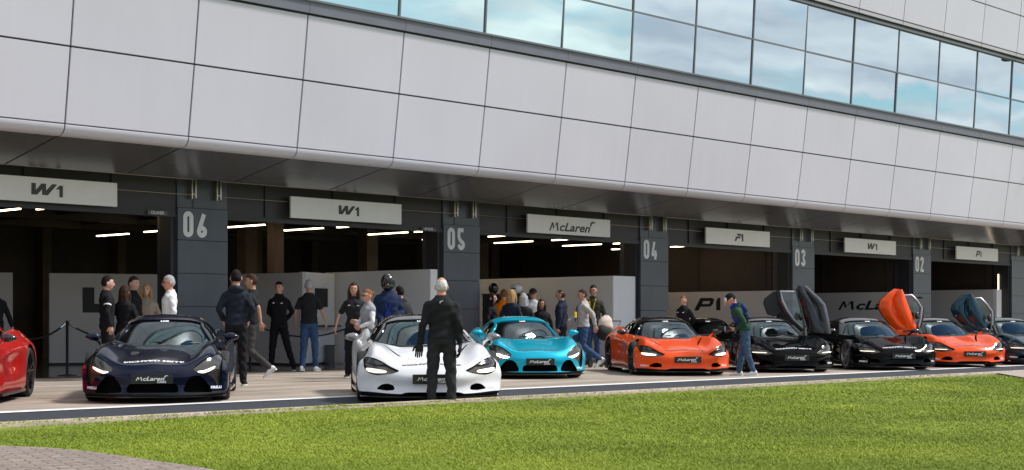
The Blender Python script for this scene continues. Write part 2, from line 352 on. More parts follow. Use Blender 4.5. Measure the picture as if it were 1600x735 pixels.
# lawn blades: only in front of the camera
def inpoly(x, y, P):
    c = np.zeros(len(x), bool); n = len(P)
    for i in range(n):
        x0, y0 = P[i][:2]; x1, y1 = P[(i + 1) % n][:2]
        k = ((y0 > y) != (y1 > y)); xx = (x1 - x0) * (y - y0) / ((y1 - y0) if y1 != y0 else 1e-9) + x0
        c ^= k & (x < xx)
    return c
def grass():
    n = 1300000
    inv = np.random.uniform(1 / 42., 1 / 9.5, n); d = 1 / inv
    lat = np.random.uniform(-.42, .46, n) * d
    x = d * math.sin(YAW) + lat * math.cos(YAW); y = d * math.cos(YAW) - lat * math.sin(YAW)
    rag = YK0 + .15 + .07 * np.sin(x * 3.1) * np.sin(x * 1.3 + 2) + .04 * np.sin(x * 7.7) + np.random.normal(0, .05, n)
    ok = (y < rag) & ~inpoly(x, y, [(p.x, p.y) for p in e] + [(e[-1].x - 1.0, e[-1].y - 3), (e[0].x - 6, e[0].y - 6), (e[0].x - 4, e[0].y)]) & ~inpoly(x, y, slab)
    # bare, thin places along the edges
    nn = np.sin(x * 1.7 + 1) * np.sin(y * 2.3) + np.sin(x * .6 - y * .9)
    ok &= np.random.uniform(0, 1, n) < np.where(y > YK0 - .45, .45 + .3 * nn, .95)
    x, y, d = x[ok], y[ok], d[ok]
    sel = np.random.permutation(len(x))[:760000]; x, y, d = x[sel], y[sel], d[sel]
    n = len(x); h = np.random.uniform(.010, .024, n) * (1 + .35 * np.sin(x * .8) * np.sin(y * 1.1)); wd = .0035 + d * .00022; a = np.random.uniform(0, 2 * math.pi, n)
    lx = np.random.normal(0, .026, n); ly = np.random.normal(.006, .026, n)
    z0 = np.where(y > YK0 - .01, .084, ZL - .02)
    V = np.zeros((n, 3, 3)); V[:, 0] = np.stack([x - wd * np.cos(a), y - wd * np.sin(a), z0], 1); V[:, 1] = np.stack([x + wd * np.cos(a), y + wd * np.sin(a), z0], 1)
    V[:, 2] = np.stack([x + lx, y + ly, z0 + h], 1)
    me = bpy.data.meshes.new('grass'); me.vertices.add(3 * n); me.vertices.foreach_set('co', V.ravel())
    me.loops.add(3 * n); me.loops.foreach_set('vertex_index', np.arange(3 * n)); me.polygons.add(n)
    me.polygons.foreach_set('loop_start', np.arange(0, 3 * n, 3)); me.polygons.foreach_set('loop_total', np.full(n, 3)); me.update()
    me.materials.append(M['blade'])
    return tag(link('grass', me), 'short mown green lawn in front of the pit lane', 'grass', kind='stuff')
grass()

# ------------------------------------------------------------------ pit building
BAY = 8.2 * S; PW = 1.35 * S; XP0 = 19.66 * S
XJ0 = 20.47 * S; PAN = BAY / 3
bld = empty('pit_building', (XP0, YP, 0)); tag(bld, 'long pit garage building with pale metal cladding, mirrored windows and dark slate pillars', 'building')
def bb(mb, name, m, **k):
    o = mb.build(name, m, **k); o.parent = bld; o.matrix_parent_inverse = Matrix.Translation((-XP0, -YP, 0)); return o
def sub(mb, name, m, par, **k):
    o = mb.build(name, m, **k); o.parent = par; return o
P = lambda y, z: (y * S, z * S)
prof = [P(25.7, 4.85), P(25.5, 6.27), P(25.33, 7.63)]
JR = range(-9, 20)
g = .015
def slab_panel(mb, x0, x1, a, b, th=.04):     # panel between two profile points (y,z)
    a = Vector((0, *a)); b = Vector((0, *b)); t = (b - a).normalized(); n = Vector((0, -t.z, t.y)) if t.z > 0 else Vector((0, -t.z, t.y))
    a2 = a + t * g; b2 = b - t * g
    mb.prism([(x0 + g, a2.y, a2.z), (x1 - g, a2.y, a2.z), (x1 - g, b2.y, b2.z), (x0 + g, b2.y, b2.z)], (0, th, 0))
for nm, (a, b) in (('cladding_panels', (prof[0], prof[1])), ('cladding_panels', (prof[1], prof[2]))):
    mb = MB()
    for j in JR: slab_panel(mb, XJ0 + PAN * j, XJ0 + PAN * (j + 1), a, b)
    bb(mb, nm, M['clad'], bevel=.004)
# rounded lower edge
mb = MB()
c0 = Vector((25.93 * S, 4.85 * S)); r0 = .23 * S
for j in JR:
    x0 = XJ0 + PAN * j + g; x1 = x0 + PAN - 2 * g; pr = []
    for k in range(9):
        an = math.pi + (math.pi * .56) * k / 8
        pr.append((c0.x + r0 * math.cos(an), c0.y - g + r0 * .83 * math.sin(an)))
    inn = [(y + .05, z + .03) for y, z in pr]
    ring = pr + inn[::-1]
    mb.prism([(x0, y, z) for y, z in ring], (x1 - x0, 0, 0))
bb(mb, 'cladding_edge', M['clad'], smooth=40)
ys, zs = pr[-1]
# soffit panels
mb = MB(); ye, ze = P(27.95, 4.26)
ym, zm = (ys + ye) / 2, (zs + ze) / 2
for j in JR:
    for (a, b) in (((ys, zs), (ym, zm)), ((ym, zm), (ye, ze))):
        x0 = XJ0 + PAN * j + .022; x1 = x0 + PAN - .044
        mb.prism([(x0, a[0] + .006, a[1] - .001), (x1, a[0] + .006, a[1] - .001), (x1, b[0] - .006, b[1] + .001), (x0, b[0] - .006, b[1] + .001)], (0, 0, .03))
bb(mb, 'soffit_panels', M['soffit'])
X0, X1 = XJ0 - 9 * PAN, XJ0 + 20 * PAN
# dark backing behind the joints, and the core of the upper storey
mb = MB(); k_ = [(prof[0][0] + .05, prof[0][1] - .1), (prof[2][0] + .05, prof[2][1] + .05), (prof[2][0] + 1, prof[2][1] + .05), (prof[2][0] + 1, ze + .35), (ye, ze + .05), (ys + .03, zs + .06)]
mb.prism([(X0, y, z) for y, z in k_], (X1 - X0, 0, 0)); bb(mb, 'cladding_backing', M['dark'])
# sill band
yb0 = 25.28 * S
mb = MB()
for j in JR: mb.box(XJ0 + PAN * j + .004, XJ0 + PAN * (j + 1) - .004, yb0, yb0 + .5, 7.655 * S, 7.90 * S)
bb(mb, 'sill_band', M['band'])
mb = MB().box(X0, X1, yb0 - .04, yb0 + .3, 7.90 * S, 7.945 * S); bb(mb, 'sill_trim', M['mull'])
# windows
GA = P(25.50, 7.96); GM = P(25.42, 9.31); GB = P(25.34, 10.70)
def glassmat(name, c, rough=.02):
    m = mat(name, c, rough, 1.0); t = m.node_tree; b = t.nodes['Principled BSDF']
    tcn = t.nodes.new('ShaderNodeTexCoord'); n = t.nodes.new('ShaderNodeTexNoise'); n.inputs['Scale'].default_value = .55; n.inputs['Detail'].default_value = 1
    t.links.new(tcn.outputs['Object'], n.inputs['Vector']); bn = t.nodes.new('ShaderNodeBump'); bn.inputs['Strength'].default_value = .12; bn.inputs['Distance'].default_value = .05
    t.links.new(n.outputs['Fac'], bn.inputs['Height']); t.links.new(bn.outputs[0], b.inputs['Normal']); return m
M['glass'] = glassmat('mirror_glass', (.53, .63, .67)); M['glass2'] = glassmat('mirror_glass_pale', (.58, .74, .74))
hw = .021
for j in range(-6, 16):
    xa = XJ0 + PAN * j; xb = xa + PAN
    for (a, b) in ((GA, GM), (GM, GB)):
        fr = MB()
        for (p, q) in ((xa, xa + hw), (xb - hw, xb)):
            fr.prism([(p, a[0] - .022, a[1]), (q, a[0] - .022, a[1]), (q, b[0] - .022, b[1]), (p, b[0] - .022, b[1])], (0, .07, 0))
        fr.box(xa + hw, xb - hw, a[0] - .018, a[0] + .04, a[1], a[1] + hw); fr.box(xa + hw, xb - hw, b[0] - .018, b[0] + .04, b[1] - hw, b[1])
        fo = bb(fr, 'window', M['mull'])
        t1, t2 = random.uniform(-.010, .010), random.uniform(-.012, .012)
        pn = MB().prism([(xa + hw, a[0] + t1, a[1] + hw), (xb - hw, a[0] - t1, a[1] + hw), (xb - hw, b[0] - t1 + t2, b[1] - hw), (xa + hw, b[0] + t1 + t2, b[1] - hw)], (0, .012, 0))
        sub(pn, 'pane', M['glass2'] if j < 4 else M['glass'], fo)
# head trim and upper panels
mb = MB().box(X0, X1, GB[0] - .09, GB[0] + .4, GB[1], GB[1] + .05).box(X0, X1, GB[0] - .02, GB[0] + .4, GB[1] + .05, GB[1] + .12)
bb(mb, 'head_trim', M['mull'])
zu = GB[1] + .125; up = [(25.22 * S, zu), (25.20 * S, 10.92 * S + .0), (25.05 * S, 12.31 * S), (24.9 * S, 13.75 * S)]
up = [(25.22 * S, zu), (25.19 * S, zu + .12), (25.05 * S, 12.31 * S), (24.9 * S, 13.75 * S)]
for a, b in zip(up, up[1:]):
    mb = MB()
    for j in JR: slab_panel(mb, XJ0 + PAN * j, XJ0 + PAN * (j + 1), a, b)
    bb(mb, 'upper_cladding', M['clad'], bevel=.004)
mb = MB().prism([(X0, y, z) for y, z in ((up[0][0] + .05, up[0][1]), (up[3][0] + .05, up[3][1]), (up[3][0] + 9, up[3][1]), (up[3][0] + 9, GB[1] + .1), (up[0][0] + .6, GB[1] + .1))], (X1 - X0, 0, 0))
bb(mb, 'roof', M['dark'])
mb = MB().box(X0, X1, GA[0] + .3, GA[0] + .4, GA[1] - .1, GB[1] + .1); bb(mb, 'room_blind', mat('blind', (.3, .31, .3), .8))
# header over the openings
mb = MB().box(X0, X1, YP + .06, YP + .30, 3.56 * S, 4.9 * S); bb(mb, 'header', M['header'])
mb = MB().box(X0, X1, YP + .036, YP + .058, 3.50 * S, 3.60 * S).box(X0, X1, ye + .02, YP + .3, ze + .32, ze + .40); bb(mb, 'header_rail', M['dark'])
for j in range(-5, 24):
    x = XP0 + j * BAY / 4 + .35
    bb(MB().box(x, x + .05, YP + .02, YP + .058, 3.62 * S, 4.5 * S), 'header_rib', M['dark'])
# pillars
def glyph(mb, ch, gx, gz, gy, w=.25, h=.53, t=.050):
    r = w / 2 - t
    arc = lambda cx, cz, rr, a0, a1, n=12: [(cx + rr * math.cos(R(a0 + (a1 - a0) * i / n)), cz + rr * math.sin(R(a0 + (a1 - a0) * i / n))) for i in range(n + 1)]
    c = w / 2; L = {
        '0': [arc(c, h - t - r, r, 0, 180) + arc(c, t + r, r, 180, 360) + [(c + r, h - t - r)]],
        '6': [arc(c, t + r, r, 90, 450, 20), [(c + .05, h - t * .9), (c - r * .92, t + r + .03)]],
        '5': [[(w - t, h - t), (t, h - t), (t, h * .56)] , [(t, h * .56)] + arc(c, t + r, r, 90, -90) + arc(c, t + r, r, 270, 190, 5)],
        '4': [[(c + .01, h - t), (t, t * 2.6), (w, t * 2.6)], [(c + r * .75, h * .46), (c + r * .75, 0)]],
        '3': [arc(c, h - t - r, r, 170, -70, 14) + [(c, h * .52)], [(c, h * .52)] + arc(c, t + r, r, 70, -170, 14)],
        '2': [arc(c, h - t - r, r, 180, -25, 12) + [(t, t), (w, t)]],
        '1': [[(t * .8, h - t * 2.2), (c, h - t), (c, 0)]]}[ch]
    n0 = 0
    for line in L:
        for (p, q) in zip(line, line[1:]):
            dx_, dz_ = q[0] - p[0], q[1] - p[1]; l = math.hypot(dx_, dz_)
            if l < 1e-6: continue
            nx, nz_ = -dz_ / l * t, dx_ / l * t; n0 += 1; ex, ez = dx_ / l * .004, dz_ / l * .004; yy = gy - .00002 * (n0 % 40)
            mb.add([(gx + p[0] + nx - ex, yy, gz + p[1] + nz_ - ez), (gx + q[0] + nx + ex, yy, gz + q[1] + nz_ + ez), (gx + q[0] - nx + ex, yy, gz + q[1] - nz_ + ez), (gx + p[0] - nx - ex, yy, gz + p[1] - nz_ - ez)], [(0, 1, 2, 3)])
        for p in line[1:-1]:
            n0 += 1; yy = gy - .00002 * (n0 % 40) - .001
            mb.add([(gx + p[0] + t * math.cos(2 * math.pi * i / 12), yy, gz + p[1] + t * math.sin(2 * math.pi * i / 12)) for i in range(12)], [tuple(range(12))])
NUM = {0: '06', 1: '05', 2: '04', 3: '03', 4: '02'}
for k in range(-2, 7):
    x = XP0 + k * BAY
    lv = [0.02, 1.07, 2.0, 2.62, 3.30, 4.15]
    zz = [0.012, .72 * S, 1.62 * S, 2.50 * S, 3.34 * S - .02, 4.02 * S]
    zz = [0.012, .80, 1.62, 2.42, 3.19, 3.66, 4.25]
    zz = [0.012, .70, 1.38, 2.06, 2.74, 3.40, 4.3]
    core = MB().box(x + .02, x + PW - .02, YP + .03, YP + .75, 0.012, 4.35)
    po = bb(core, 'pillar', M['pilj'])
    for i in range(6):
        pb = MB().box(x, x + PW, YP + .001 + (0 if i < 5 else .02), YP + .028, zz[i] + .006, zz[i + 1] - .006).box(x - .001, x + .018, YP + .029, YP + .74, zz[i] + .006, zz[i + 1] - .006).box(x + PW - .018, x + PW + .001, YP + .029, YP + .74, zz[i] + .006, zz[i + 1] - .006)
        sub(pb, 'pillar_panel', M['slate'], po, bevel=.003)
    if k in NUM:
        nb = MB()
        for q, ch in enumerate(NUM[k]): glyph(nb, ch, x + PW * .10 + q * .335, 2.80, YP - .006)
        sub(nb, 'number', M['white'], po)
    for q, xx in enumerate((x + PW * .30, x + PW * .80)):   # steel brackets and tie rods
        br = MB().tube([(xx, YP - .09, 3.60), (xx, YP - .09, 4.08)], .028, 10).box(xx - .10, xx - .075, YP - .10, YP + .01, 3.58, 4.06)
        for z in (3.68, 4.0): br.box(xx - .08, xx, YP - .098, YP - .08, z - .012, z + .012)
        sub(br, 'bracket', M['steel'], po)
    cr = MB()
    for z in (3.66, 3.98): cr.tube([(x + PW * .8, YP - .09, z), (x + BAY + PW * .3, YP - .09, z)], .007, 6)
    bb(cr, 'tie_rod', M['steel'])
    jam = MB().box(x - .10, x - .002, YP + .1, YP + .5, .012, 3.4).box(x + PW + .002, x + PW + .06, YP + .1, YP + .5, .012, 3.4)
    bb(jam, 'door_jamb', M['dark'])
# interior shell
IB = 41.0
mb = MB().box(X0, X1, YP + .3, IB + .3, 3.95, 4.05); bb(mb, 'garage_ceiling', M['brown'])
mb = MB().box(X0, X1, IB, IB + .2, 0, 4.0)
for z in (1.2, 1.9, 2.6, 3.3): mb.box(X0, X1, IB - .03, IB - .001, z, z + .03)
bb(mb, 'back_wall', M['brown'])
for j in range(-2, 18):
    bb(MB().box(XP0 + 2.5 * j, XP0 + 2.5 * j + .28, IB - .4, IB - .04, 0, 3.94), 'back_column', M['brown2'])
for (cx, cy, cw) in ((22.6, 33.5, .35), (25.9, 34.8, .4), (30.2, 34.6, .42), (28.1, 37.4, .35), (24.2, 31.3, .3), (34.0, 36.0, .5), (36.6, 36.2, .4), (39.0, 38.0, .4)):
    bb(MB().box(cx, cx + cw, cy, cy + cw, .012, 3.94), 'garage_column', M['brown2'])
mb = MB()
for y in (29.5, 32.5, 35.5, 38.5): mb.box(X0, X1, y, y + .22, 3.68, 3.94)
for j in range(0, 16): mb.box(XP0 + 2.5 * j, XP0 + 2.5 * j + .10, YP + .4, IB - .5, 3.80, 3.93)
bb(mb, 'ceiling_beams', M['brown'])
M['div'] = mat('divider_brown', (.060, .044, .036), .55, noise=(1.5, .15))
bb(MB().box(X0, X0 + .2, YP + .3, IB, 0, 4), 'dividing_wall', M['div']); bb(MB().box(X1 - .2, X1, YP + .3, IB, 0, 4), 'dividing_wall', M['div'])
for k in (3, 4, 5, 6):
    mb = MB().box(XP0 + k * BAY + .02, XP0 + k * BAY + .2, YP + .8, IB, .0, 3.94)
    for q in range(5): mb.box(XP0 + k * BAY - .02, XP0 + k * BAY + .022, YP + 1.0 + q * 2.6, YP + 1.04 + q * 2.6, 0, 3.93)
    bb(mb, 'dividing_wall', M['div'])
# name plates over openings
for k, tx in ((0, 'OLIVER'), (1, 'ANGEL')):
    x = XP0 + k * BAY - .72
    pl = MB().box(x, x + .46, YP - .012, YP + .0, 3.215, 3.30)
    po = bb(pl, 'name_plate', mat('plate_grey%d' % k, (.10, .10, .10), .5))
    V, Fc = text2d(tx, .088, 0, .001, 1.1); nb = MB(); flat_art(nb, V, Fc, (x + .23, YP - .012, 3.257), (1, 0, 0), (0, 0, 1), (0, -1, 0), .003); sub(nb, 'lettering', M['white'], po)

# ------------------------------------------------------------------ signs over the doors
def sign(k, art, size, label, thick):
    cx = XP0 + k * BAY + 4.775 * S; y = 28.72 * S; wdt = 1.76 * S; z0, z1 = 3.625 * S, 4.13 * S
    r = empty('sign_board', (cx, y, z0)); tag(r, label, 'sign', 'white name boards above the garage doors')
    MB().box(-wdt, wdt, -.02, .03, 0, z1 - z0).build('board', M['sign'], r, bevel=.004)
    V, Fc = scaled(art, size); mb = MB(); flat_art(mb, V, Fc, (thick, -.02, (z1 - z0) / 2), (1, 0, 0), (0, 0, 1), (0, -1, 0), .004)
    mb.build('lettering', M['logo'], r)
sign(-1, W1_ART, .22, 'white board reading W1 in the top left corner, left of pillar 06', .1)
sign(0, W1_ART, .20, 'white board reading W1 between pillars 06 and 05', .02)
sign(1, MCL, .30, 'white board with the long racing name and swoosh between pillars 05 and 04', .1)
sign(2, F1_ART, .22, 'white board reading F1 between pillars 04 and 03', 0)
sign(3, W1_ART, .20, 'white board reading W1 between pillars 03 and 02', .08)
sign(4, P1_ART, .22, 'white board reading P1 to the right of pillar 02', .05)

# ------------------------------------------------------------------ ceiling lamps
LZ = 3.5
lamps = [(2, 327, 70), (88, 322, 30), (176, 365.5, 52), (252, 359, 22), (383, 351.5, 46), (474, 356.6, 50), (559, 351.5, 34), (606, 363.2, 32), (680, 359, 34), (690, 371.5, 26),
         (795, 366.6, 40), (802, 377, 38), (894, 372.4, 38), (909, 381.6, 48), (990, 378, 32), (985, 387.3, 34), (1079, 383.2, 42)]
pos = ['at the top left corner under the first board', 'short and just below the first board', 'long, left of the dark beam beside pillar 06', 'small, beside pillar 06', 'first to the right of pillar 06',
       'long, below the left end of the second board', 'below the middle of the second board', 'lower one, right end of the second board', 'upper one left of pillar 05', 'lower small one left of pillar 05',
       'upper one right of pillar 05', 'lower one right of pillar 05', 'upper one below the long name board', 'lower one below the long name board', 'upper one left of pillar 04', 'lower one left of pillar 04', 'only one right of pillar 04']
for (px, py, lp), tx in zip(lamps, pos):
    d = (LZ - HC) * F / (HOR - py); c = dp(px, d, LZ); L = max(.8, lp * d / F / .70 * .5 * 1.0)
    o = MB().box(-.045, .045, -L, L, -.02, .025).build('ceiling_lamp', M['blk']); o.location = c
    tag(o, 'glowing strip lamp on the garage ceiling, ' + tx, 'lamp', 'strip lamps under the garage ceilings')
    MB().box(-.035, .035, -L + .02, L - .02, -.045, -.021).build('tube', M['lite'], o)
for px, X, tx in ((0, 36.02, 'tall warm light strip beside pillar 04'), (1, 60.55, 'tall warm light strip at the far right garage')):
    o = MB().box(X * S - .05, X * S + .03, YP + .50, YP + .54, .02, 2.35 if px == 0 else 2.9).build('light_strip', M['blk']); tag(o, tx, 'lamp')
    MB().box(X * S - .04, X * S + .02, YP + .47, YP + .499, .03, 2.34 if px == 0 else 2.89).build('tube', mat('strip_glow%d' % px, (1, .9, .7), .5, emit=(1, .8, .55), estr=2.5), o)

# ------------------------------------------------------------------ partitions
def wall(a, b, h, th, m, label, parts=(), name='partition_wall'):
    a = Vector((a[0], a[1], 0)); b = Vector((b[0], b[1], 0)); L = (b - a).length; an = math.atan2(b.y - a.y, b.x - a.x)
    r = empty(name, (a.x, a.y, .014), an); tag(r, label, 'partition')
    MB().box(0, L, 0, th, .05, h).build('panel', m, r, bevel=.006); MB().box(.005, L - .005, .01, th - .01, 0, .05).build('skirting', M['dark'], r)
    return r, L
def ray_line(px, a, b):
    lt = (px - 800) / F; dx_, dy_ = math.sin(YAW) + lt * math.cos(YAW), math.cos(YAW) - lt * math.sin(YAW)
    # a + t(b-a) = k*(dx,dy)
    ex, ey = b[0] - a[0], b[1] - a[1]; t = (a[0] * dy_ - a[1] * dx_) / (ey * dx_ - ex * dy_)
    return (a[0] + ex * t, a[1] + ey * t)
A, B = (20.04 * S, 37.6 * S), (24.2 * S, 35.7 * S)
wall(ray_line(-110, A, B), ray_line(20, A, B), 2.24, .15, M['part2'], 'pale partition at the far left edge, left of the dark doorway')
rr, L = wall(ray_line(77, A, B), ray_line(330, A, B), 2.24, .15, M['part2'], 'pale partition with a cut off black letter, between the dark doorway and pillar 06')
p0 = Vector(ray_line(77, A, B)); q0 = (Vector(ray_line(129, A, B)) - p0).length
mb = MB().box(q0, q0 + .28, -.012, -.002, 1.28, 1.90).box(q0 + .28, q0 + 1.0, -.012, -.002, 1.28, 1.50)
mb.build('lettering', M['blk'], rr)
wall((25.1 * S, 34.4 * S), (25.5 * S, 31.8 * S), 2.24, .12, M['part2'], 'pale partition behind the standing men between pillar 06 and the tall white block')
rr, L = wall((25.62 * S, 31.9 * S), (27.35 * S, 32.7 * S), 2.26, .12, M['part'], 'short recessed white partition holding a black screen and a shelf')
MB().box(.62, 1.25, -.05, -.002, 1.42, 1.88).build('screen', M['blk'], rr)
MB().box(.62, 1.5, -.3, -.002, .93, .97).build('shelf', M['blk'], rr)
def block(x0, x1, y0, y1, h, m, label):
    o = MB().box(x0 * S, x1 * S, y0 * S, y1 * S, .014, h).build('partition_block', m, bevel=.01); return tag(o, label, 'partition')
block(27.50, 27.84, 29.02, 33.3, 2.32, M['part'], 'tall pale partition wall behind the helmeted man, left of pillar 05')
block(34.92, 36.0, 29.02, 37.5, 2.31, M['part'], 'wide white partition wall behind the crowd, left of pillar 04')
for k, (x, h, art, s, lab, ay) in enumerate(((43.9, 2.02, P1_ART, .40, 'grey lined wall lettered P1 between pillars 04 and 03', 1105),
                                         (52.2, 2.09, MCL, .44, 'grey lined wall with black racing name between pillars 03 and 02', 1375),
                                         (60.0, 2.28, None, 0, 'grey lined wall right of pillar 02 with a white end', 0))):
    r = empty('lined_wall', (x * S, 29.4 * S, .014)); tag(r, lab, 'partition')
    MB().box(0, .12, 0, 10.5 * S + .0, 0, h).build('panel', M['part2'], r)
    if k == 2: MB().box(.0, .40, -.14, -.004, 0, h).build('end_panel', M['part'], r)
    if art:
        lt = (ay - 800) / F; dx_, dy_ = math.sin(YAW) + lt * math.cos(YAW), math.cos(YAW) - lt * math.sin(YAW)
        yy = x * S * dy_ / dx_ - 29.4 * S
        V, Fc = scaled(art, s); mb = MB(); flat_art(mb, V, Fc, (0, yy, h - .40), (0, -1.25, 0), (0, 0, 1), (-1, 0, 0), .006); mb.build('lettering', M['blk'], r)
# rope barrier
posts = [(-12, 590.8), (105, 588), (248, 583.6), (391, 579), (560, 573.8)]
pl_ = ['at the far left edge', 'in front of the dark doorway', 'hidden mostly behind the dark blue car', 'behind the walking man', 'behind the white car']
tops = []
for (px, py), tx in zip(posts, pl_):
    c = gp(px, py); r = empty('barrier_post', (c.x, c.y, .006)); tag(r, 'slim black barrier post ' + tx, 'barrier post', 'black posts of the rope barrier')
    MB().tube([(0, 0, 0), (0, 0, .015), (0, 0, .03)], [.19, .185, .05], 20).build('base', M['blk'], r, smooth=40)
    MB().tube([(0, 0, .03), (0, 0, 1.05), (0, 0, 1.06), (0, 0, 1.09)], [.028, .028, .036, .03], 12).build('pole', M['blk'], r, smooth=40)
    tops.append(Vector((c.x, c.y, 1.03)))
for i in range(4):
    a, b = tops[i], tops[i + 1]; u = (b - a).normalized() * .04; a = a + u; b = b - u
    pts = [a.lerp(b, t / 14) - Vector((0, 0, .30 * 4 * (t / 14) * (1 - t / 14))) for t in range(15)]
    o = MB().tube(pts, .019, 8).build('barrier_rope', M['blkm'], smooth=60); tag(o, 'drooping black barrier rope, ' + ['ending at the far left edge', 'from the doorway post to behind the dark blue car', 'behind the dark blue car towards the walking man', 'passing behind the man in jeans'][i], 'rope', 'ropes of the barrier')
    MB().tube([pts[0], pts[1]], .023, 8).build('end_clip', M['chrome'], o); MB().tube([pts[-2], pts[-1]], .023, 8).build('end_clip', M['chrome'], o)
# floodlight and bracket on the cladding at the far right
r = empty('floodlight', (49.35, 25.1 * S - .0, 9.95)); tag(r, 'small dark floodlight on the upper cladding at the right edge', 'floodlight')
MB().box(-.14, .14, -.42, -.2, -.1, .12).build('housing', M['blk'], r, bevel=.02); MB().tube([(0, -.2, 0), (0, .02, 0)], .03, 8).build('arm', M['dark'], r)
r = empty('wall_bracket', (50.3, 25.55 * S, 6.52)); tag(r, 'thin grey bracket sticking out of the cladding at the right edge', 'bracket')
MB().tube([(0, .02, 0), (-.1, -.35, .02), (-.25, -.6, 0)], .022, 8).build('arm', M['mull'], r)
# small floor box by the white block
c = gp(515, 570.5); r = empty('floor_box', (c.x, c.y, .013)); tag(r, 'small grey box on the floor beside the tall pale partition', 'box')
MB().box(-.09, .09, -.09, .09, 0, .46).build('body', M['mull'], r, bevel=.01); MB().box(-.1, .1, -.1, .1, .46, .48).build('lid', M['dark'], r)
# ------------------------------------------------------------------ cars
def paint(name, c, metal=.25, rough=.32):
    m = mat(name, c, rough, metal, coat=.8, spec=.12); m.node_tree.nodes['Principled BSDF'].inputs['Coat IOR'].default_value = 1.36; return m
P_ = {'orange': paint('paint_orange', (.90, .085, .006), 0), 'white': paint('paint_white', (.80, .80, .82), 0), 'navy': paint('paint_navy', (.004, .0065, .024), .3, .25),
      'teal': paint('paint_teal', (.0, .40, .56), .25), 'black': paint('paint_black', (.003, .003, .0035), 0, .3), 'darkteal': paint('paint_dark_teal', (.010, .038, .058), .5, .25),
      'red': paint('paint_red', (.55, .012, .010), .3)}
P_['black'].node_tree.nodes['Principled BSDF'].inputs['Coat Weight'].default_value = .42; P_['black'].node_tree.nodes['Principled BSDF'].inputs['Specular IOR Level'].default_value = 0
BASE = paint('paint_base', (.5, .5, .5)); ROOFM = paint('roof_base', (.01, .01, .012), .2, .15)
M['carbon'] = mat('gloss_black_trim', (.008, .008, .009), .18, 0, coat=.6)
M['void'] = mat('intake_black', (.004, .004, .004), .9, spec=.1)
M['tyre'] = mat('tyre_rubber', (.012, .012, .012), .75)
M['rimb'] = mat('rim_black', (.02, .02, .022), .3, .6); M['rims'] = mat('rim_silver', (.42, .42, .44), .28, .9)
M['disc'] = mat('brake_disc', (.22, .21, .20), .4, .9)
M['lamp'] = mat('headlight_glow', (1, 1, 1), .3, emit=(1, .84, .58), estr=.95)
M['lampx'] = mat('headlight_bright', (1, 1, 1), .3, emit=(1, .97, .9), estr=30)
M['lens'] = mat('headlight_lens', (.055, .05, .043), .12, .3, coat=1)
M['seat'] = mat('seat_dark', (.045, .045, .05), .7); M['dash'] = mat('dash_black', (.014, .014, .015), .7)
M['plate'] = mat('plate_black', (.006, .006, .006), .3, coat=.5)
M['txt'] = mat('text_white', (.8, .8, .8), .5); M['txtd'] = mat('text_dark', (.10, .10, .11), .5)
def windglass():
    m = bpy.data.materials.new('car_glass'); m.use_nodes = True; t = m.node_tree; t.nodes.clear(); L = t.links
    o = t.nodes.new('ShaderNodeOutputMaterial'); tr = t.nodes.new('ShaderNodeBsdfTransparent'); tr.inputs[0].default_value = (.34, .40, .41, 1)
    gl = t.nodes.new('ShaderNodeBsdfGlossy'); gl.inputs['Roughness'].default_value = .015; gl.inputs['Color'].default_value = (.80, .95, 1, 1)
    fr = t.nodes.new('ShaderNodeFresnel'); fr.inputs[0].default_value = 1.62; mu = t.nodes.new('ShaderNodeMath'); mu.operation = 'MULTIPLY_ADD'; mu.inputs[1].default_value = 1.0; mu.inputs[2].default_value = .05
    mx = t.nodes.new('ShaderNodeMixShader'); L.new(fr.outputs[0], mu.inputs[0]); L.new(mu.outputs[0], mx.inputs[0]); L.new(tr.outputs[0], mx.inputs[1]); L.new(gl.outputs[0], mx.inputs[2]); L.new(mx.outputs[0], o.inputs[0])
    return m
M['cglass'] = windglass()
def itp(x, T): return float(np.interp(x, [a for a, _ in T], [b for _, b in T]))
def cub(x, T):                                            # smooth interpolation
    xs = [a for a, _ in T]; ys = [b for _, b in T]
    if x <= xs[0]: return ys[0]
    if x >= xs[-1]: return ys[-1]
    i = max(k for k in range(len(xs)) if xs[k] <= x); i = min(i, len(xs) - 2)
    def sl(k):
        if k == 0: return (ys[1] - ys[0]) / (xs[1] - xs[0])
        if k == len(xs) - 1: return (ys[-1] - ys[-2]) / (xs[-1] - xs[-2])
        return (ys[k + 1] - ys[k - 1]) / (xs[k + 1] - xs[k - 1])
    h = xs[i + 1] - xs[i]; t = (x - xs[i]) / h
    return (2*t**3-3*t*t+1)*ys[i] + (t**3-2*t*t+t)*h*sl(i) + (-2*t**3+3*t*t)*ys[i+1] + (t**3-t*t)*h*sl(i+1)
def sst(a, b, x): t = min(1, max(0, (x - a) / (b - a))); return t * t * (3 - 2 * t)
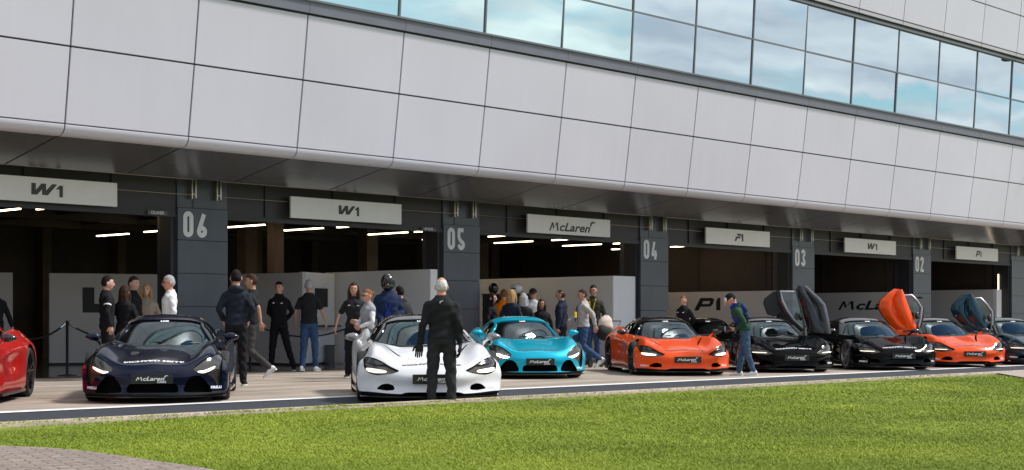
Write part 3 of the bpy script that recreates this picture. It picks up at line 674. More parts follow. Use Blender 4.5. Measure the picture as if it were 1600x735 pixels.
MODEL = {
 'coupe': dict(W=[(-1.06, .90), (-.6, .955), (0, .965), (.6, .938), (1.2, .925), (1.9, .95), (2.67, .968), (3.2, .945), (3.45, .88)],
    T=[(-1.06, .445), (-.85, .485), (-.5, .565), (0, .655), (.4, .715), (.9, .755), (1.5, .79), (2.2, .84), (3.0, .86), (3.45, .80)],
    A=[(-1.06, .055), (-.8, .09), (-.5, .135), (-.2, .135), (.1, .10), (.5, .04), (1.2, .03), (1.9, .07), (2.5, .11), (3.0, .07), (3.45, .02)]),
 'hybrid': dict(W=[(-1.06, .89), (-.6, .95), (0, .958), (.6, .94), (1.2, .93), (1.9, .945), (2.67, .96), (3.2, .935), (3.45, .88)],
    T=[(-1.06, .475), (-.85, .525), (-.5, .60), (0, .68), (.4, .73), (.9, .765), (1.5, .80), (2.2, .84), (3.0, .86), (3.45, .80)],
    A=[(-1.06, .03), (-.8, .07), (-.5, .115), (-.2, .12), (.1, .09), (.5, .035), (1.2, .03), (1.9, .07), (2.5, .10), (3.0, .07), (3.45, .02)])}
def build_car(model):
    D = MODEL[model]
    root = empty('sports_car')
    Wf = lambda y: cub(y, D['W']); pz = lambda w: cub(w, [(0, .95), (.12, .985), (.35, .992), (.6, 1.0), (.8, .985), (.93, .955), (1, .90)])
    def top(u, y):
        a = abs(u); z = cub(y, D['T'])
        c = math.exp(-((a - .80) / .20) ** 2) * cub(y, D['A'])
        v = -math.exp(-((a - .47) / .13) ** 2) * .022 * sst(-1.0, -.5, y) * (1 - sst(.3, .6, y))      # hood valleys beside the fenders
        rd = .018 * math.exp(-(u / .22) ** 2) * (1 - sst(.2, .5, y))
        z += c + v + rd - .075 * sst(.84, 1.0, a) ** 1.5
        x = a * Wf(y)
        if .95 < y < 2.15 and x < .66: z -= .42 * sst(.95, 1.15, y) * (1 - sst(2.0, 2.15, y)) * (1 - sst(.56, .66, x))
        return z
    def yfront(u, w):
        a = abs(u)
        y = -1.06 + .50 * a ** 3.0 + cub(w, [(0, .07), (.08, .0), (.2, .015), (.4, .03), (.62, .0), (.8, .02), (1, .09)])
        return y
    def yrear(u, w): return 3.46 - .22 * abs(u) ** 3 - .12 * (1 - w) ** 2
    def zb(y, u): return .092 + .03 * sst(-1.0, -.2, y)
    nu, nv, nw = 56, 110, 16
    us = [math.copysign(abs(t) ** .85, t) for t in np.linspace(-1, 1, nu + 1)]
    vs = list(np.concatenate([np.linspace(0, .35, 50)[:-1], np.linspace(.35, 1, nv - 48)])); nv = len(vs) - 1
    ws = [0, .04, .1, .18, .26, .34, .42, .5, .58, .66, .73, .8, .86, .91, .955, .985, 1.0]
    def PT(u, v, w_):
        y0, y1 = yfront(u, w_), yrear(u, w_); y = y0 + (y1 - y0) * v
        x = u * Wf(y) * pz(w_)
        lo = zb(y, u); hi = top(u, y)
        # side scoop behind the door and waist
        z = lo + (hi - lo) * w_
        if abs(u) > .999:
            s = math.copysign(1, u)
            x -= s * .075 * math.exp(-((y - 1.55) / .55) ** 2) * math.exp(-((w_ - .62) / .20) ** 2) + s * .05 * math.exp(-((y - .55) / .28) ** 2) * math.exp(-((w_ - .42) / .28) ** 2)
        return (x, y, z)
    bm = bmesh.new(); G = {}
    def vt(i, j, k):
        key = (i, j, k)
        if key not in G: G[key] = bm.verts.new(PT(us[i], vs[j], ws[k]))
        return G[key]
    def fc(*k):
        try: bm.faces.new([vt(*q) for q in k])
        except ValueError: pass
    NW = len(ws) - 1
    for i in range(nu):
        for j in range(nv): fc((i, j, NW), (i + 1, j, NW), (i + 1, j + 1, NW), (i, j + 1, NW)); fc((i, j, 0), (i, j + 1, 0), (i + 1, j + 1, 0), (i + 1, j, 0))
        for k in range(NW): fc((i, 0, k), (i + 1, 0, k), (i + 1, 0, k + 1), (i, 0, k + 1)); fc((i, nv, k), (i, nv, k + 1), (i + 1, nv, k + 1), (i + 1, nv, k))
    for j in range(nv):
        for k in range(NW): fc((0, j, k), (0, j, k + 1), (0, j + 1, k + 1), (0, j + 1, k)); fc((nu, j, k), (nu, j + 1, k), (nu, j + 1, k + 1), (nu, j, k + 1))
    for _ in range(2): bmesh.ops.smooth_vert(bm, verts=[v for v in bm.verts if v.co.z > .16], factor=.5, use_axis_x=True, use_axis_y=True, use_axis_z=True)
    bmesh.ops.recalc_face_normals(bm, faces=bm.faces)
    # greenhouse footprint and cabin become black trim
    yb = lambda s: .33 + .52 * abs(s) ** 2.3
    for f in bm.faces:
        c = f.calc_center_median()
        if f.normal.z > -.2 and c.z > .3:
            s = c.x / .74
            if abs(s) < .94 and yb(s) + .05 < c.y < 2.9: f.material_index = 1
        if f.normal.z < -.6 and c.z < .3: f.material_index = 1
        if c.y > 3.3: f.material_index = 1
    me = bpy.data.meshes.new('body'); bm.to_mesh(me); bm.free()
    for m in (BASE, M['dash'], M['void']): me.materials.append(m)
    bv = BVHTree.FromPolygons([v.co.copy() for v in me.vertices], [tuple(p.vertices) for p in me.polygons])
    def hit(x, z):
        h = bv.ray_cast(Vector((x, -4, z)), Vector((0, 1, 0)))
        return h[0].y if h[0] is not None else None
    def hitz(x, y):
        h = bv.ray_cast(Vector((x, y, 3)), Vector((0, 0, -1))); return h[0].z if h[0] is not None else .5
    def rings(poly, n=40, levels=(1, .8, .55, .28)):
        pts = [Vector((p[0], p[1], 0)) for p in poly]; Lc = [0]
        for i in range(len(pts)): Lc.append(Lc[-1] + (pts[(i + 1) % len(pts)] - pts[i]).length)
        out = []
        for q in range(n):
            t = Lc[-1] * q / n; i = max(k for k in range(len(pts)) if Lc[k] <= t); u = (t - Lc[i]) / (Lc[i + 1] - Lc[i]); out.append(pts[i].lerp(pts[(i + 1) % len(pts)], u))
        # light rounding
        out = [(out[i - 1] + out[i] * 2 + out[(i + 1) % n]) / 4 for i in range(n)]
        c = sum(out, Vector()) / n
        return [[(c + (p - c) * l) for p in out] for l in levels], c
    def smoothhit(x, z):
        y = hit(x, z); k = 0
        while y is None and k < 30: x *= .985; z = z * .97 + .4 * .03; y = hit(x, z); k += 1
        return y if y is not None else -.6
    def front_patch(poly, off0, off1=None, top_=False, n=40):      # solid between two offsets along the view of the nose (or from above)
        rg, c = rings(poly, n); V = []; Fc = []
        for off in ((off0,) if off1 is None else (off0, off1)):
            for r_ in rg:
                for p in r_:
                    if top_: V.append((p.x, p.y, hitz(p.x, p.y) - off))
                    else: V.append((p.x, smoothhit(p.x, p.y) + off, p.y))
            V.append((c.x, c.y, hitz(c.x, c.y) - off) if top_ else (c.x, smoothhit(c.x, c.y) + off, c.y))
        K = len(rg) * n + 1
        def sheet_(b):
            for l in range(len(rg) - 1):
                for q in range(n): Fc.append((b + l * n + q, b + l * n + (q + 1) % n, b + (l + 1) * n + (q + 1) % n, b + (l + 1) * n + q))
            for q in range(n): Fc.append((b + (len(rg) - 1) * n + q, b + (len(rg) - 1) * n + (q + 1) % n, b + K - 1))
        sheet_(0)
        if off1 is not None:
            sheet_(K)
            for q in range(n): Fc.append((q, (q + 1) % n, K + (q + 1) % n, K + q))
        return V, Fc
    mir = lambda P: [(-x, z) for x, z in P][::-1]
    if model == 'coupe':
        lampP = [(.885, .50), (.88, .575), (.84, .605), (.76, .595), (.66, .555), (.55, .485), (.42, .425), (.50, .395), (.60, .375), (.72, .365), (.82, .39), (.87, .44)]
        glowP = [(.86, .445), (.845, .462), (.72, .448), (.60, .428), (.585, .41), (.62, .398), (.74, .394), (.83, .412)]
        browP = [(.87, .53), (.855, .585), (.78, .585), (.68, .545), (.60, .50), (.72, .50), (.8, .515)]
        inP = [(.72, .185), (.70, .215), (.65, .25), (.58, .262), (.51, .24), (.49, .20), (.50, .175), (.6, .168)]
        ctP = [(.46, .09), (.42, .125), (.36, .15), (-.36, .15), (-.42, .125), (-.46, .09)]
        cuts = [(lampP, .06), (mir(lampP), .06), (inP, .20), (mir(inP), .20), (ctP, .15)]
        plz = .32
    else:
        lampP = [(.875, .44), (.88, .56), (.85, .635), (.77, .635), (.66, .585), (.54, .49), (.50, .44), (.56, .405), (.68, .38), (.76, .33), (.82, .20), (.855, .21), (.87, .3)]
        glowP = [(.79, .485), (.785, .455), (.72, .415), (.64, .39), (.575, .395), (.565, .42), (.63, .422), (.71, .45)]
        browP = None
        inP = [(.50, .355), (.44, .30), (.385, .18), (.40, .145), (.76, .135), (.73, .2), (.66, .30), (.60, .36)]
        ctP = [(.31, .262), (.34, .145), (-.34, .145), (-.31, .262)]
        cuts = [(lampP, .06), (mir(lampP), .06), (inP, .16), (mir(inP), .16), (ctP, .14)]
        plz = .325
    cut = MB()
    for p, dpt in cuts:
        V, Fc = front_patch(p, -.12, dpt); cut.add(V, Fc)
    slit = [(.61, .30), (.575, .31), (.45, .04), (.36, -.26), (.385, -.27), (.50, .04)]
    if model == 'coupe':
        for pp in (slit, mir(slit)):
            V, Fc = front_patch(pp, -.05, .03, True); cut.add(V, Fc)
    for s in (-1, 1):
        for (yc, zc, rr) in ((0, .335, .385), (2.67, .35, .40)):
            vs_ = []; 
            for xx in (s * .60, s * 1.3): vs_ += [(xx, yc + rr * math.cos(2 * math.pi * i / 48), zc + rr * math.sin(2 * math.pi * i / 48)) for i in range(48)]
            cut.add(vs_, [tuple(range(48)), tuple(range(48, 96))] + [(i, (i + 1) % 48, 48 + (i + 1) % 48, 48 + i) for i in range(48)])
    cme = cut.mesh('cut', [M['void']])
    co = bpy.data.objects.new('cut', cme); COL.objects.link(co)
    tri = me
    body = evaluated(tri, [('BOOLEAN', dict(operation='DIFFERENCE', object=co, solver='EXACT', material_mode='TRANSFER'))])
    bpy.data.objects.remove(co); body.name = 'body'
    for i, m in enumerate(list(body.materials)):
        pass
    bo = link('body', body, root, smooth=38)
    # lamps
    for s in (1, -1):
        f = (lambda P: P) if s == 1 else mir
        V, Fc = front_patch(f(lampP), .052); h = MB().add(V, Fc).build('headlight', M['lens'], root, smooth=60)
        V, Fc = front_patch(f(glowP), .008, .04); MB().add(V, Fc).build('light_bar', M['lamp'], h, smooth=60)
        if browP:
            V, Fc = front_patch(f(browP), .02, .045); MB().add(V, Fc).build('lamp_brow', M['carbon'], h, smooth=60)
        else:
            fin = [(.80, .44), (.74, .36), (.72, .30), (.79, .18), (.83, .19), (.80, .3)]
    # lower splitter lip
    mb = MB(); pr = []
    for t in np.linspace(-1, 1, 41):
        yy = -1.06 + .50 * abs(t) ** 3.0; xx = t * Wf(yy) * .985
        dz = 0
        pr.append([(xx * .975, yy + .30, .078), (xx * .975, yy + .03, .078), (xx * .975, yy + .03, .094), (xx * .975, yy + .30, .094)])
    mb.loft(pr); mb.build('front_splitter', M['carbon'], root, smooth=40)
    for s in (-1, 1):                                          # side sills
        MB().loft([[(s * (x - .10), y, .10), (s * x, y, .10), (s * x, y, .135), (s * (x - .10), y, .135)] for x, y in ((.90, .42), (.945, .6), (.955, 1.4), (.96, 2.2))]).build('side_sill', M['carbon'], root)
    # plate with name
    yp = min(smoothhit(x, plz + dz) for x in (-.2, 0, .2) for dz in (-.05, .05)) - .022
    pl = MB().box(-.265, .265, yp, yp + .03, plz - .062, plz + .062).build('number_plate', M['plate'], root, bevel=.004)
    V, Fc = scaled(MCL, .068); nb = MB(); flat_art(nb, V, Fc, (.0, yp, plz + .012), (1, 0, 0), (0, 0, 1), (0, -1, 0), .003)
    V, Fc = text2d('CARS', .036, 0, .001, 1.3); flat_art(nb, V, Fc, (.12, yp, plz - .040), (1, 0, 0), (0, 0, 1), (0, -1, 0), .003)
    nb.build('plate_lettering', M['txt'], pl)
    # sponsor words on the nose
    V, Fc = text2d('RICHARD MILLE', .075, 0, .0035, 1.45); mb = MB()
    zz = []
    vv = []
    for x, y in V:
        yy = -.80 - y * 1.3; z = hitz(x, yy); vv.append((x, yy, z + .004))
    mb.add(vv, Fc); mb.build('nose_lettering', M['txt'], root)
    for s in (-1, 1):
        V, Fc = text2d('PIRELLI', .045, 0, .002, 1.2); mb = MB(); vv = []
        for x, y in V:
            a = s * (.80 + s * x * .8); zq = .20 + y; vv.append((a, smoothhit(a, zq) - .004, zq))
        mb.add(vv, Fc); mb.build('corner_lettering', M['txt'], root)
    # greenhouse -----------------------------------------------------
    Hc = lambda yc: cub(yc, [(.33, 0), (.6, .145), (.9, .285), (1.2, .39), (1.5, .44), (1.85, .445), (2.3, .38), (2.7, .25), (3.05, .10)])
    NV = 44; vq = [0, .015, .03, .05] + list(np.linspace(.075, 1, NV - 3)); HV = .305
    segs = [('w', 12), ('p', 2), ('s', 8)]
    def sA(v): return (.955 - .30 * sst(0, 1, v / HV) if v < HV else .655) if v > 0 else .955
    def sB(v): return min(.985, sA(v) + .05)
    def gpt(s, v):
        yc = .33 + 2.72 * v; y = yb(s) + (3.05 - yb(s)) * v; a = abs(s)
        hgt = Hc(yc) * (1 - a ** 3.0) ** .85
        wq = .745 * (1 - .30 * sst(.55, 1, v))
        z = .705 + .075 * sst(.2, 1.0, a) * sst(0, .3, v) + .03 * v + hgt - .012
        z = max(z, 0); return Vector((s * wq, y, z))
    qs = []
    for sd_ in (-1,):
        pass
    def lateral(v):
        a, b = sA(v), sB(v)
        half = [a * t / 12 for t in range(0, 13)] + [a + (b - a) * t / 2 for t in (1, 2)] + [b + (1 - b) * t / 8 for t in range(1, 9)]
        return [-h for h in half[::-1]] + half[1:]
    gridp = [[gpt(s, v) for s in lateral(v)] for v in vq]
    n = len(gridp[0]); mid = n // 2
    def region(j, i):
        k = i - mid; k = k if k >= 0 else -k - 1
        v = (vq[j] + vq[j + 1]) / 2
        if k < 12: return 'wind' if .0 <= v < HV else ('roof' if v < .62 else 'rear')
        if k < 14: return 'roof'
        return 'side' if .10 < v < .66 and k < 21 else 'roof'
    bags = {}
    for j in range(len(vq) - 1):
        for i in range(n - 1):
            rg_ = region(j, i); sd_ = 'L' if i < mid else 'R'
            key = rg_ + (sd_ if rg_ == 'side' else '')
            b = bags.setdefault(key, MB()); b.add([gridp[j][i], gridp[j][i + 1], gridp[j + 1][i + 1], gridp[j + 1][i]], [(0, 1, 2, 3)])
    for key, b in bags.items():
        nm = {'wind': 'windshield', 'roof': 'roof', 'rear': 'engine_cover', 'sideL': 'side_window', 'sideR': 'side_window'}[key]
        m = M['cglass'] if key in ('wind', 'sideL', 'sideR') else (ROOFM if key == 'roof' else M['carbon'])
        me2 = b.mesh(nm, [m])
        bm = bmesh.new(); bm.from_mesh(me2)
        for f in bm.faces:
            pass
        bmesh.ops.recalc_face_normals(bm, faces=bm.faces)
        if sum(f.normal.z for f in bm.faces) < 0: bmesh.ops.reverse_faces(bm, faces=bm.faces)
        bm.to_mesh(me2); bm.free()
        if key in ('roof', 'rear'): me2 = evaluated(me2, [('SOLIDIFY', dict(thickness=.022, offset=1.0))])
        link(nm, me2, root, smooth=50)
    # windscreen sticker and black frit along the base
    mb = MB()
    for (a, b_) in ((0, .03),):
        for i in range(n - 1):
            k = i - mid; k = k if k >= 0 else -k - 1
            if k < 12: mb.add([p + Vector((0, -.003, .004)) for p in (gridp[0][i], gridp[0][i + 1], gridp[2][i + 1], gridp[2][i])], [(0, 1, 2, 3)])
    mb.build('windshield_frit', M['dash'], root)
    o_ = gpt(0, HV - .02); V, Fc = text2d('LMS', .05, 0, .004, 1.3); mb = MB(); flat_art(mb, V, Fc, o_ + Vector((0, 0, .0)), (1, 0, 0), (0, .88, .47), (0, -.47, .88), .012); mb.build('windshield_sticker', M['txt'], root)
    wp = MB()
    for (x0, x1) in ((-.05, .5), (-.55, 0)):
        a = gpt(x0 / .74, .015); b_ = gpt(x1 / .74, .05); wp.tube([a + Vector((0, -.01, .02)), a.lerp(b_, .5) + Vector((0, 0, .035)), b_ + Vector((0, 0, .015))], .008, 6)
    wp.build('wipers', M['blk'], root)
    # mirrors
    for s in (-1, 1):
        mxp = 1.0 if model == 'coupe' else .955; c = Vector((s * mxp, .70, .855))
        mb = MB().ell(c, (.105, .07, .056), 20, 12, fn=lambda p, q: Vector((q.x, q.y * (1.0 if q.y < 0 else .35), q.z * (1 - .25 * s * p.x))))
        mo = mb.build('mirror', M['carbon'] if model == 'coupe' else ROOFM, root, smooth=60)
        MB().loft([[(s * x, y - .05, z - t), (s * x, y + .03, z - t), (s * x, y + .03, z + t), (s * x, y - .05, z + t)] for x, y, z, t in ((.86, .78, .76, .03), (.90, .75, .80, .016), (.94, .72, .832, .014))]).build('mirror_arm', BASE, mo, smooth=50)
    # cabin
    for s in (-1, 1):
        st = MB()
        st.loft([[(s * .34 + a * wq, yy + b * .05, zz_) for a, b in ((-1, -1), (-.9, -1.3), (.9, -1.3), (1, -1), (1, 1), (-1, 1))] for wq, yy, zz_ in ((.24, 1.45, .35), (.25, 1.55, .6), (.23, 1.64, .82), (.15, 1.70, .90), (.13, 1.72, 1.0), (.10, 1.74, 1.04))])
        st.build('seat', M['seat'], root, smooth=60, bevel=.01)
    MB().loft([[(-.62, y, z0), (.62, y, z0), (.62 * k, y, z1), (-.62 * k, y, z1)] for y, z0, z1, k in ((.70, .60, .735, 1), (.95, .60, .77, .95), (1.12, .6, .72, .95))]).build('dashboard', M['dash'], root, smooth=50)
    sw = MB(); pts = [Vector((.34 + .165 * math.cos(a), 1.14 + .05 * math.sin(a), .76 + .155 * math.sin(a))) for a in np.linspace(0, 2 * math.pi, 25)]
    sw.tube(pts, .016, 8, cap=False).tube([pts[0], pts[12]], .018, 6).tube([(.34, 1.14, .76), (.34, .98, .70)], .03, 8); sw.build('steering_wheel', M['seat'], root, smooth=60)
    # wheels
    for (yc, rr, wd) in ((0, .335, .245), (2.67, .352, .305)):
        for s in (-1, 1):
            xo = s * (.945 if yc == 0 else .95); xi = xo - s * wd; lp = []
            for (r_, x) in ((.76, xo - s * .012), (.80, xo), (.93, xo + s * .004), (.985, xo - s * .016), (1.0, xo - s * .05), (1.0, xi + s * .05), (.985, xi + s * .016), (.9, xi), (.72, xi)):
                lp.append([(x, yc + rr * r_ * math.cos(2 * math.pi * i / 44), rr + rr * r_ * math.sin(2 * math.pi * i / 44)) for i in range(44)])
            ty = MB(); nn_ = 44; vv = [q for r_ in lp for q in r_]
            ty.add(vv, [(i * nn_ + k, i * nn_ + (k + 1) % nn_, (i + 1) * nn_ + (k + 1) % nn_, (i + 1) * nn_ + k) for i in range(len(lp) - 1) for k in range(nn_)])
            wo = ty.build('wheel', M['tyre'], root, smooth=45)
            rm = MB(); ri = rr * .77
            lp = [[(x, yc + r_ * math.cos(2 * math.pi * i / 40), rr + r_ * math.sin(2 * math.pi * i / 40)) for i in range(40)] for r_, x in ((ri, xo - s * .008), (ri * .94, xo - s * .006), (ri * .90, xo - s * .05), (ri * .9, xi + s * .02))]
            vv = [q for r_ in lp for q in r_]; rm.add(vv, [(i * 40 + k, i * 40 + (k + 1) % 40, (i + 1) * 40 + (k + 1) % 40, (i + 1) * 40 + k) for i in range(3) for k in range(40)])
            for q in range(5):
                for dq in (-.13, .13):
                    a = 2 * math.pi * q / 5 + math.pi / 2
                    pa = Vector((xo - s * .035, yc + .05 * math.cos(a), rr + .05 * math.sin(a))); pb = Vector((xo - s * .012, yc + ri * .92 * math.cos(a + dq * 1.7), rr + ri * .92 * math.sin(a + dq * 1.7)))
                    rm.tube([pa, pa.lerp(pb, .5) + Vector((s * .004, 0, 0)), pb], [.020, .015, .014], 6)
            rm.tube([(xo - s * .06, yc, rr), (xo - s * .012, yc, rr)], [.055, .045], 14)
            rm.build('rim', M['rimb'], wo, smooth=45)
            MB().tube([(xo - s * .10, yc, rr), (xo - s * .13, yc, rr)], [.19, .19], 28).build('brake_disc', M['disc'], wo)
    # small badge between lamps
    return root
TPL = {'coupe': build_car('coupe'), 'hybrid': build_car('hybrid')}
def kids(o, name):
    return [c for c in o.children if c.name.split('.')[0] == name]
def put_car(model, px, py, color, roof, phi, label, rims='rimb', text='txt', offset=(0, 0), bright=False):
    r = copy_tree(TPL[model], None, {'paint_base': P_[color], 'roof_base': roof if roof else P_[color], 'rim_black': M[rims], 'text_white': M['txt']})
    p = gp(px, py); r.location = (p.x + offset[0], p.y + offset[1], .004); r.rotation_euler = (0, 0, -R(phi))
    tag(r, label, 'car', 'supercars parked in front of the garages')
    if text != 'txt':
        for c in kids(r, 'nose_lettering'): c.data = c.data.copy(); c.data.materials[0] = M[text]
    return r
M['mirg'] = mat('mirror_grey', (.20, .20, .21), .2, .3, coat=1)
GB_ = mat('roof_black', (.009, .009, .011), .12, .1, coat=1)
car_navy = put_car('hybrid', 248, 625.7, 'navy', None, 38, 'dark navy blue supercar parked in front of pillar 06')
car_white = put_car('coupe', 667, 625.4, 'white', GB_, 39, 'white supercar with black roof right behind the man in black gloves')
car_teal = put_car('hybrid', 830, 590.2, 'teal', None, 38, 'bright turquoise supercar between the white and the orange one', text='txtd')
car_or = put_car('coupe', 1057, 585.5, 'orange', GB_, 40.5, 'orange supercar with closed doors in front of pillar 04', text='txtd')
car_b1 = put_car('coupe', 1223, 581, 'black', GB_, 40.5, 'black supercar with one door raised, behind the photographer', rims='rims')
car_b3 = put_car('coupe', 1121, 568.5, 'black', GB_, 41, 'black supercar mostly hidden between the closed orange one and the photographer', rims='rims')
car_b2 = put_car('coupe', 1383.5, 577.5, 'black', GB_, 38.5, 'black supercar with closed doors left of the orange one with a raised door', rims='rims')
car_o2 = put_car('coupe', 1495.5, 573, 'orange', GB_, 40.5, 'orange supercar with its door raised in front of pillar 02', text='txtd')
car_dt = put_car('coupe', 1612, 569.6, 'darkteal', GB_, 40.5, 'dark blue green supercar with its door raised at the right edge', text='txtd')
# red one: only its rear left flank reaches into the picture
q = dp(48, 21.9); a = -R(38.5)
off = Matrix.Rotation(a, 3, 'Z') @ Vector((.95, 2.67, 0))
car_red = copy_tree(TPL['coupe'], None, {'paint_base': P_['red'], 'roof_base': P_['red']}); car_red.location = (q.x - off.x, q.y - off.y, .004); car_red.rotation_euler = (0, 0, a)
tag(car_red, 'red supercar cut off by the left edge of the photo', 'car', 'supercars parked in front of the garages')
for c in kids(car_white, 'nose_lettering'): c.data = c.data.copy(); c.data.materials[0] = M['txtd']
for c in kids(car_white, 'mirror'): c.data = c.data.copy(); c.data.materials[0] = M['mirg']
for r_ in list(TPL.values()):
    for c in list(r_.children_recursive): bpy.data.objects.remove(c)
    bpy.data.objects.remove(r_)
# the turquoise car's near lamp shines straight at the lens
for c in kids(car_teal, 'headlight'):
    for l in c.children:
        l.data = l.data.copy(); l.data.materials[0] = M['lampx'] if l.data.vertices[0].co.x < 0 else mat('headlight_cool', (1, 1, 1), .3, emit=(.85, .85, 1), estr=4)

# slimmer lamps on the four cars at the right
for cr, thin in ((car_b1, .35), (car_b2, .3), (car_o2, .3), (car_dt, .3)):
    for h in kids(cr, 'headlight'):
        for l in kids(h, 'light_bar'):
            l.data = l.data.copy(); zc = sum(v.co.z for v in l.data.vertices) / len(l.data.vertices)
            for v in l.data.vertices: v.co.z = zc + (v.co.z - zc) * thin
def raised_door(car, s, color, L, Rr, frame, tipx=None, y0=.70):
    # L / Rr: outer and inner edge of the skin (x, z) from the hinge up; s mirrors it to the other flank
    for c in list(car.children):
        nm = c.name.split('.')[0]
        if nm in ('side_window', 'mirror') and sum(v.co.x for v in c.data.vertices) * s > 0:
            for q_ in list(c.children): bpy.data.objects.remove(q_)
            bpy.data.objects.remove(c)
    na, nb = 30, 16
    def edge(Pt, t):
        t *= len(Pt) - 1; i = min(int(t), len(Pt) - 2); f = t - i
        i0 = min(int(t), len(Pt) - 2); f0 = sst(.0, 1, t - i0) * .15 + (t - i0) * .85
        return Pt[i0][0] + (Pt[i0 + 1][0] - Pt[i0][0]) * f0, Pt[i0][1] + (Pt[i0 + 1][1] - Pt[i0][1]) * f0
    mb = MB(); F_, B_ = [], []
    for i in range(na + 1):
        a = i / na; lx, lz = edge(L, a); rx, rz_ = edge(Rr, a); rf, rb = [], []
        for j in range(nb + 1):
            b = j / nb; x = lx + (rx - lx) * b; z = lz + (rz_ - lz) * b
            bul = .10 * min(1, 5 * b, 5 * (1 - b)) ** .8 - (.085 if color != 'black_sheen' else .05) * math.exp(-((b - .42 - .12 * a) / .09) ** 2) * sst(0, .3, a) * (1 - sst(.75, 1, a))
            y = y0 + .10 * (1 - b) + .10 * a - bul * (.35 + .65 * math.sin(math.pi * min(1, a * .8 + .1)))
            rf.append(Vector((s * x, y, z))); rb.append(Vector((s * x, y0 + .10 * (1 - b) + .10 * a + .05, z)))
        F_.append(rf); B_.append(rb)
    n = nb + 1
    vs_ = [p for r_ in F_ for p in r_]; mb.add(vs_, [(i * n + j, i * n + j + 1, (i + 1) * n + j + 1, (i + 1) * n + j) for i in range(na) for j in range(nb)])
    me = mb.mesh('raised_door', [P_[color]])
    bm = bmesh.new(); bm.from_mesh(me)
    if sum(f.normal.y * f.calc_area() for f in bm.faces) > 0: bmesh.ops.reverse_faces(bm, faces=bm.faces)
    bm.to_mesh(me); bm.free()
    me = evaluated(me, [('SOLIDIFY', dict(thickness=.02, offset=-1.0))])
    do = link('raised_door', me, car, 35); do['label'] = 'door swung up above the car'
    mb = MB(); vs_ = [p for r_ in B_ for p in r_]; vs2 = [p + Vector((0, .03, 0)) for p in vs_]; m_ = len(vs_)
    q = [(i * n + j, i * n + j + 1, (i + 1) * n + j + 1, (i + 1) * n + j) for i in range(na) for j in range(nb)]
    mb.add(vs_ + vs2, q + [tuple(k + m_ for k in f) for f in q]); mb.build('door_lining', M['dash'], do, smooth=50)
    fr = [Vector((s * x, y0 + .10 + .12 * k / len(frame), z)) for k, (x, z) in enumerate(frame)]
    MB().tube(fr, [.03] * len(fr), 8).build('window_frame', M['chrome2'], do, smooth=60)
    fr2 = [p + Vector((-s * .045, .05, -.01)) for p in fr]; MB().tube(fr2, [.05] * len(fr2), 8).build('frame_seal', M['dash'], do, smooth=60)
    gl = [Vector((s * x, y0 + .17, z)) for x, z in frame] + [Vector((s * edge(Rr, t)[0], y0 + .17, edge(Rr, t)[1])) for t in (.95, .75, .5, .25, .03)]
    c0 = sum(gl, Vector()) / len(gl); MB().add(gl + [c0], [(i, (i + 1) % len(gl), len(gl)) for i in range(len(gl))]).build('door_glass', M['cglass'], do)
    mx_ = Vector((s * (frame[1][0] + .13), y0 + .02, frame[1][1] + .06)); MB().ell(mx_, (.05, .06, .09), 14, 10).build('mirror', M['carbon'], do, smooth=60)
    MB().capsule([Vector((s * .66, .55, .70)), Vector((s * .68, .62, .80)), Vector((s * .70, .70, .95))], [.05, .045, .035], 10).build('hinge', M['dash'], do, smooth=60)
    return do
M['chrome2'] = mat('frame_grey', (.38, .38, .39), .35, .5)
DL = [(1.17, .87), (1.36, 1.0), (1.54, 1.22), (1.63, 1.40), (1.60, 1.56), (1.40, 1.75), (1.22, 1.87)]
DR = [(.66, .84), (.75, 1.0), (.83, 1.2), (.90, 1.4), (.97, 1.6), (1.02, 1.75), (1.06, 1.85)]
DF = [(.66, .88), (.59, 1.15), (.55, 1.40), (.66, 1.57), (.79, 1.71), (1.0, 1.70)]
raised_door(car_o2, -1, 'orange', DL, DR, DF)
raised_door(car_dt, -1, 'darkteal', [(1.20, .84), (1.50, 1.02), (1.68, 1.22), (1.74, 1.36), (1.70, 1.50), (1.56, 1.64), (1.42, 1.76)], [(.80, .82), (.88, 1.0), (.95, 1.18), (1.02, 1.36), (1.09, 1.52), (1.15, 1.66), (1.22, 1.78)], [(.70, .85), (.67, 1.10), (.67, 1.32), (.78, 1.48), (.96, 1.67), (1.10, 1.66)])
P_['black_sheen'] = paint('paint_door_sheen', (.022, .022, .027), .6, .22)  # black door paint, lightened and made metallic to imitate the sky's reflection
d_ = raised_door(car_b1, 1, 'black_sheen', [(1.32, .80), (1.30, 1.0), (1.26, 1.22), (1.21, 1.45), (1.08, 1.60), (.94, 1.72), (.80, 1.86)], [(.80, .84), (.76, 1.0), (.70, 1.2), (.66, 1.4), (.60, 1.6), (.57, 1.75), (.58, 1.86)], [(.74, .88), (.48, 1.12), (.34, 1.32), (.24, 1.52), (.20, 1.73), (.52, 1.72)])
bl = [(-.17, 1.46), (-.15, 1.57), (-.04, 1.66), (.08, 1.74), (.19, 1.74), (.24, 1.51), (.25, 1.3), (.11, 1.17), (-.08, 1.22)]
MB().prism([(x, .92, z) for x, z in bl], (0, .05, 0)).build('roof_flap', M['dash'], d_, bevel=.015)
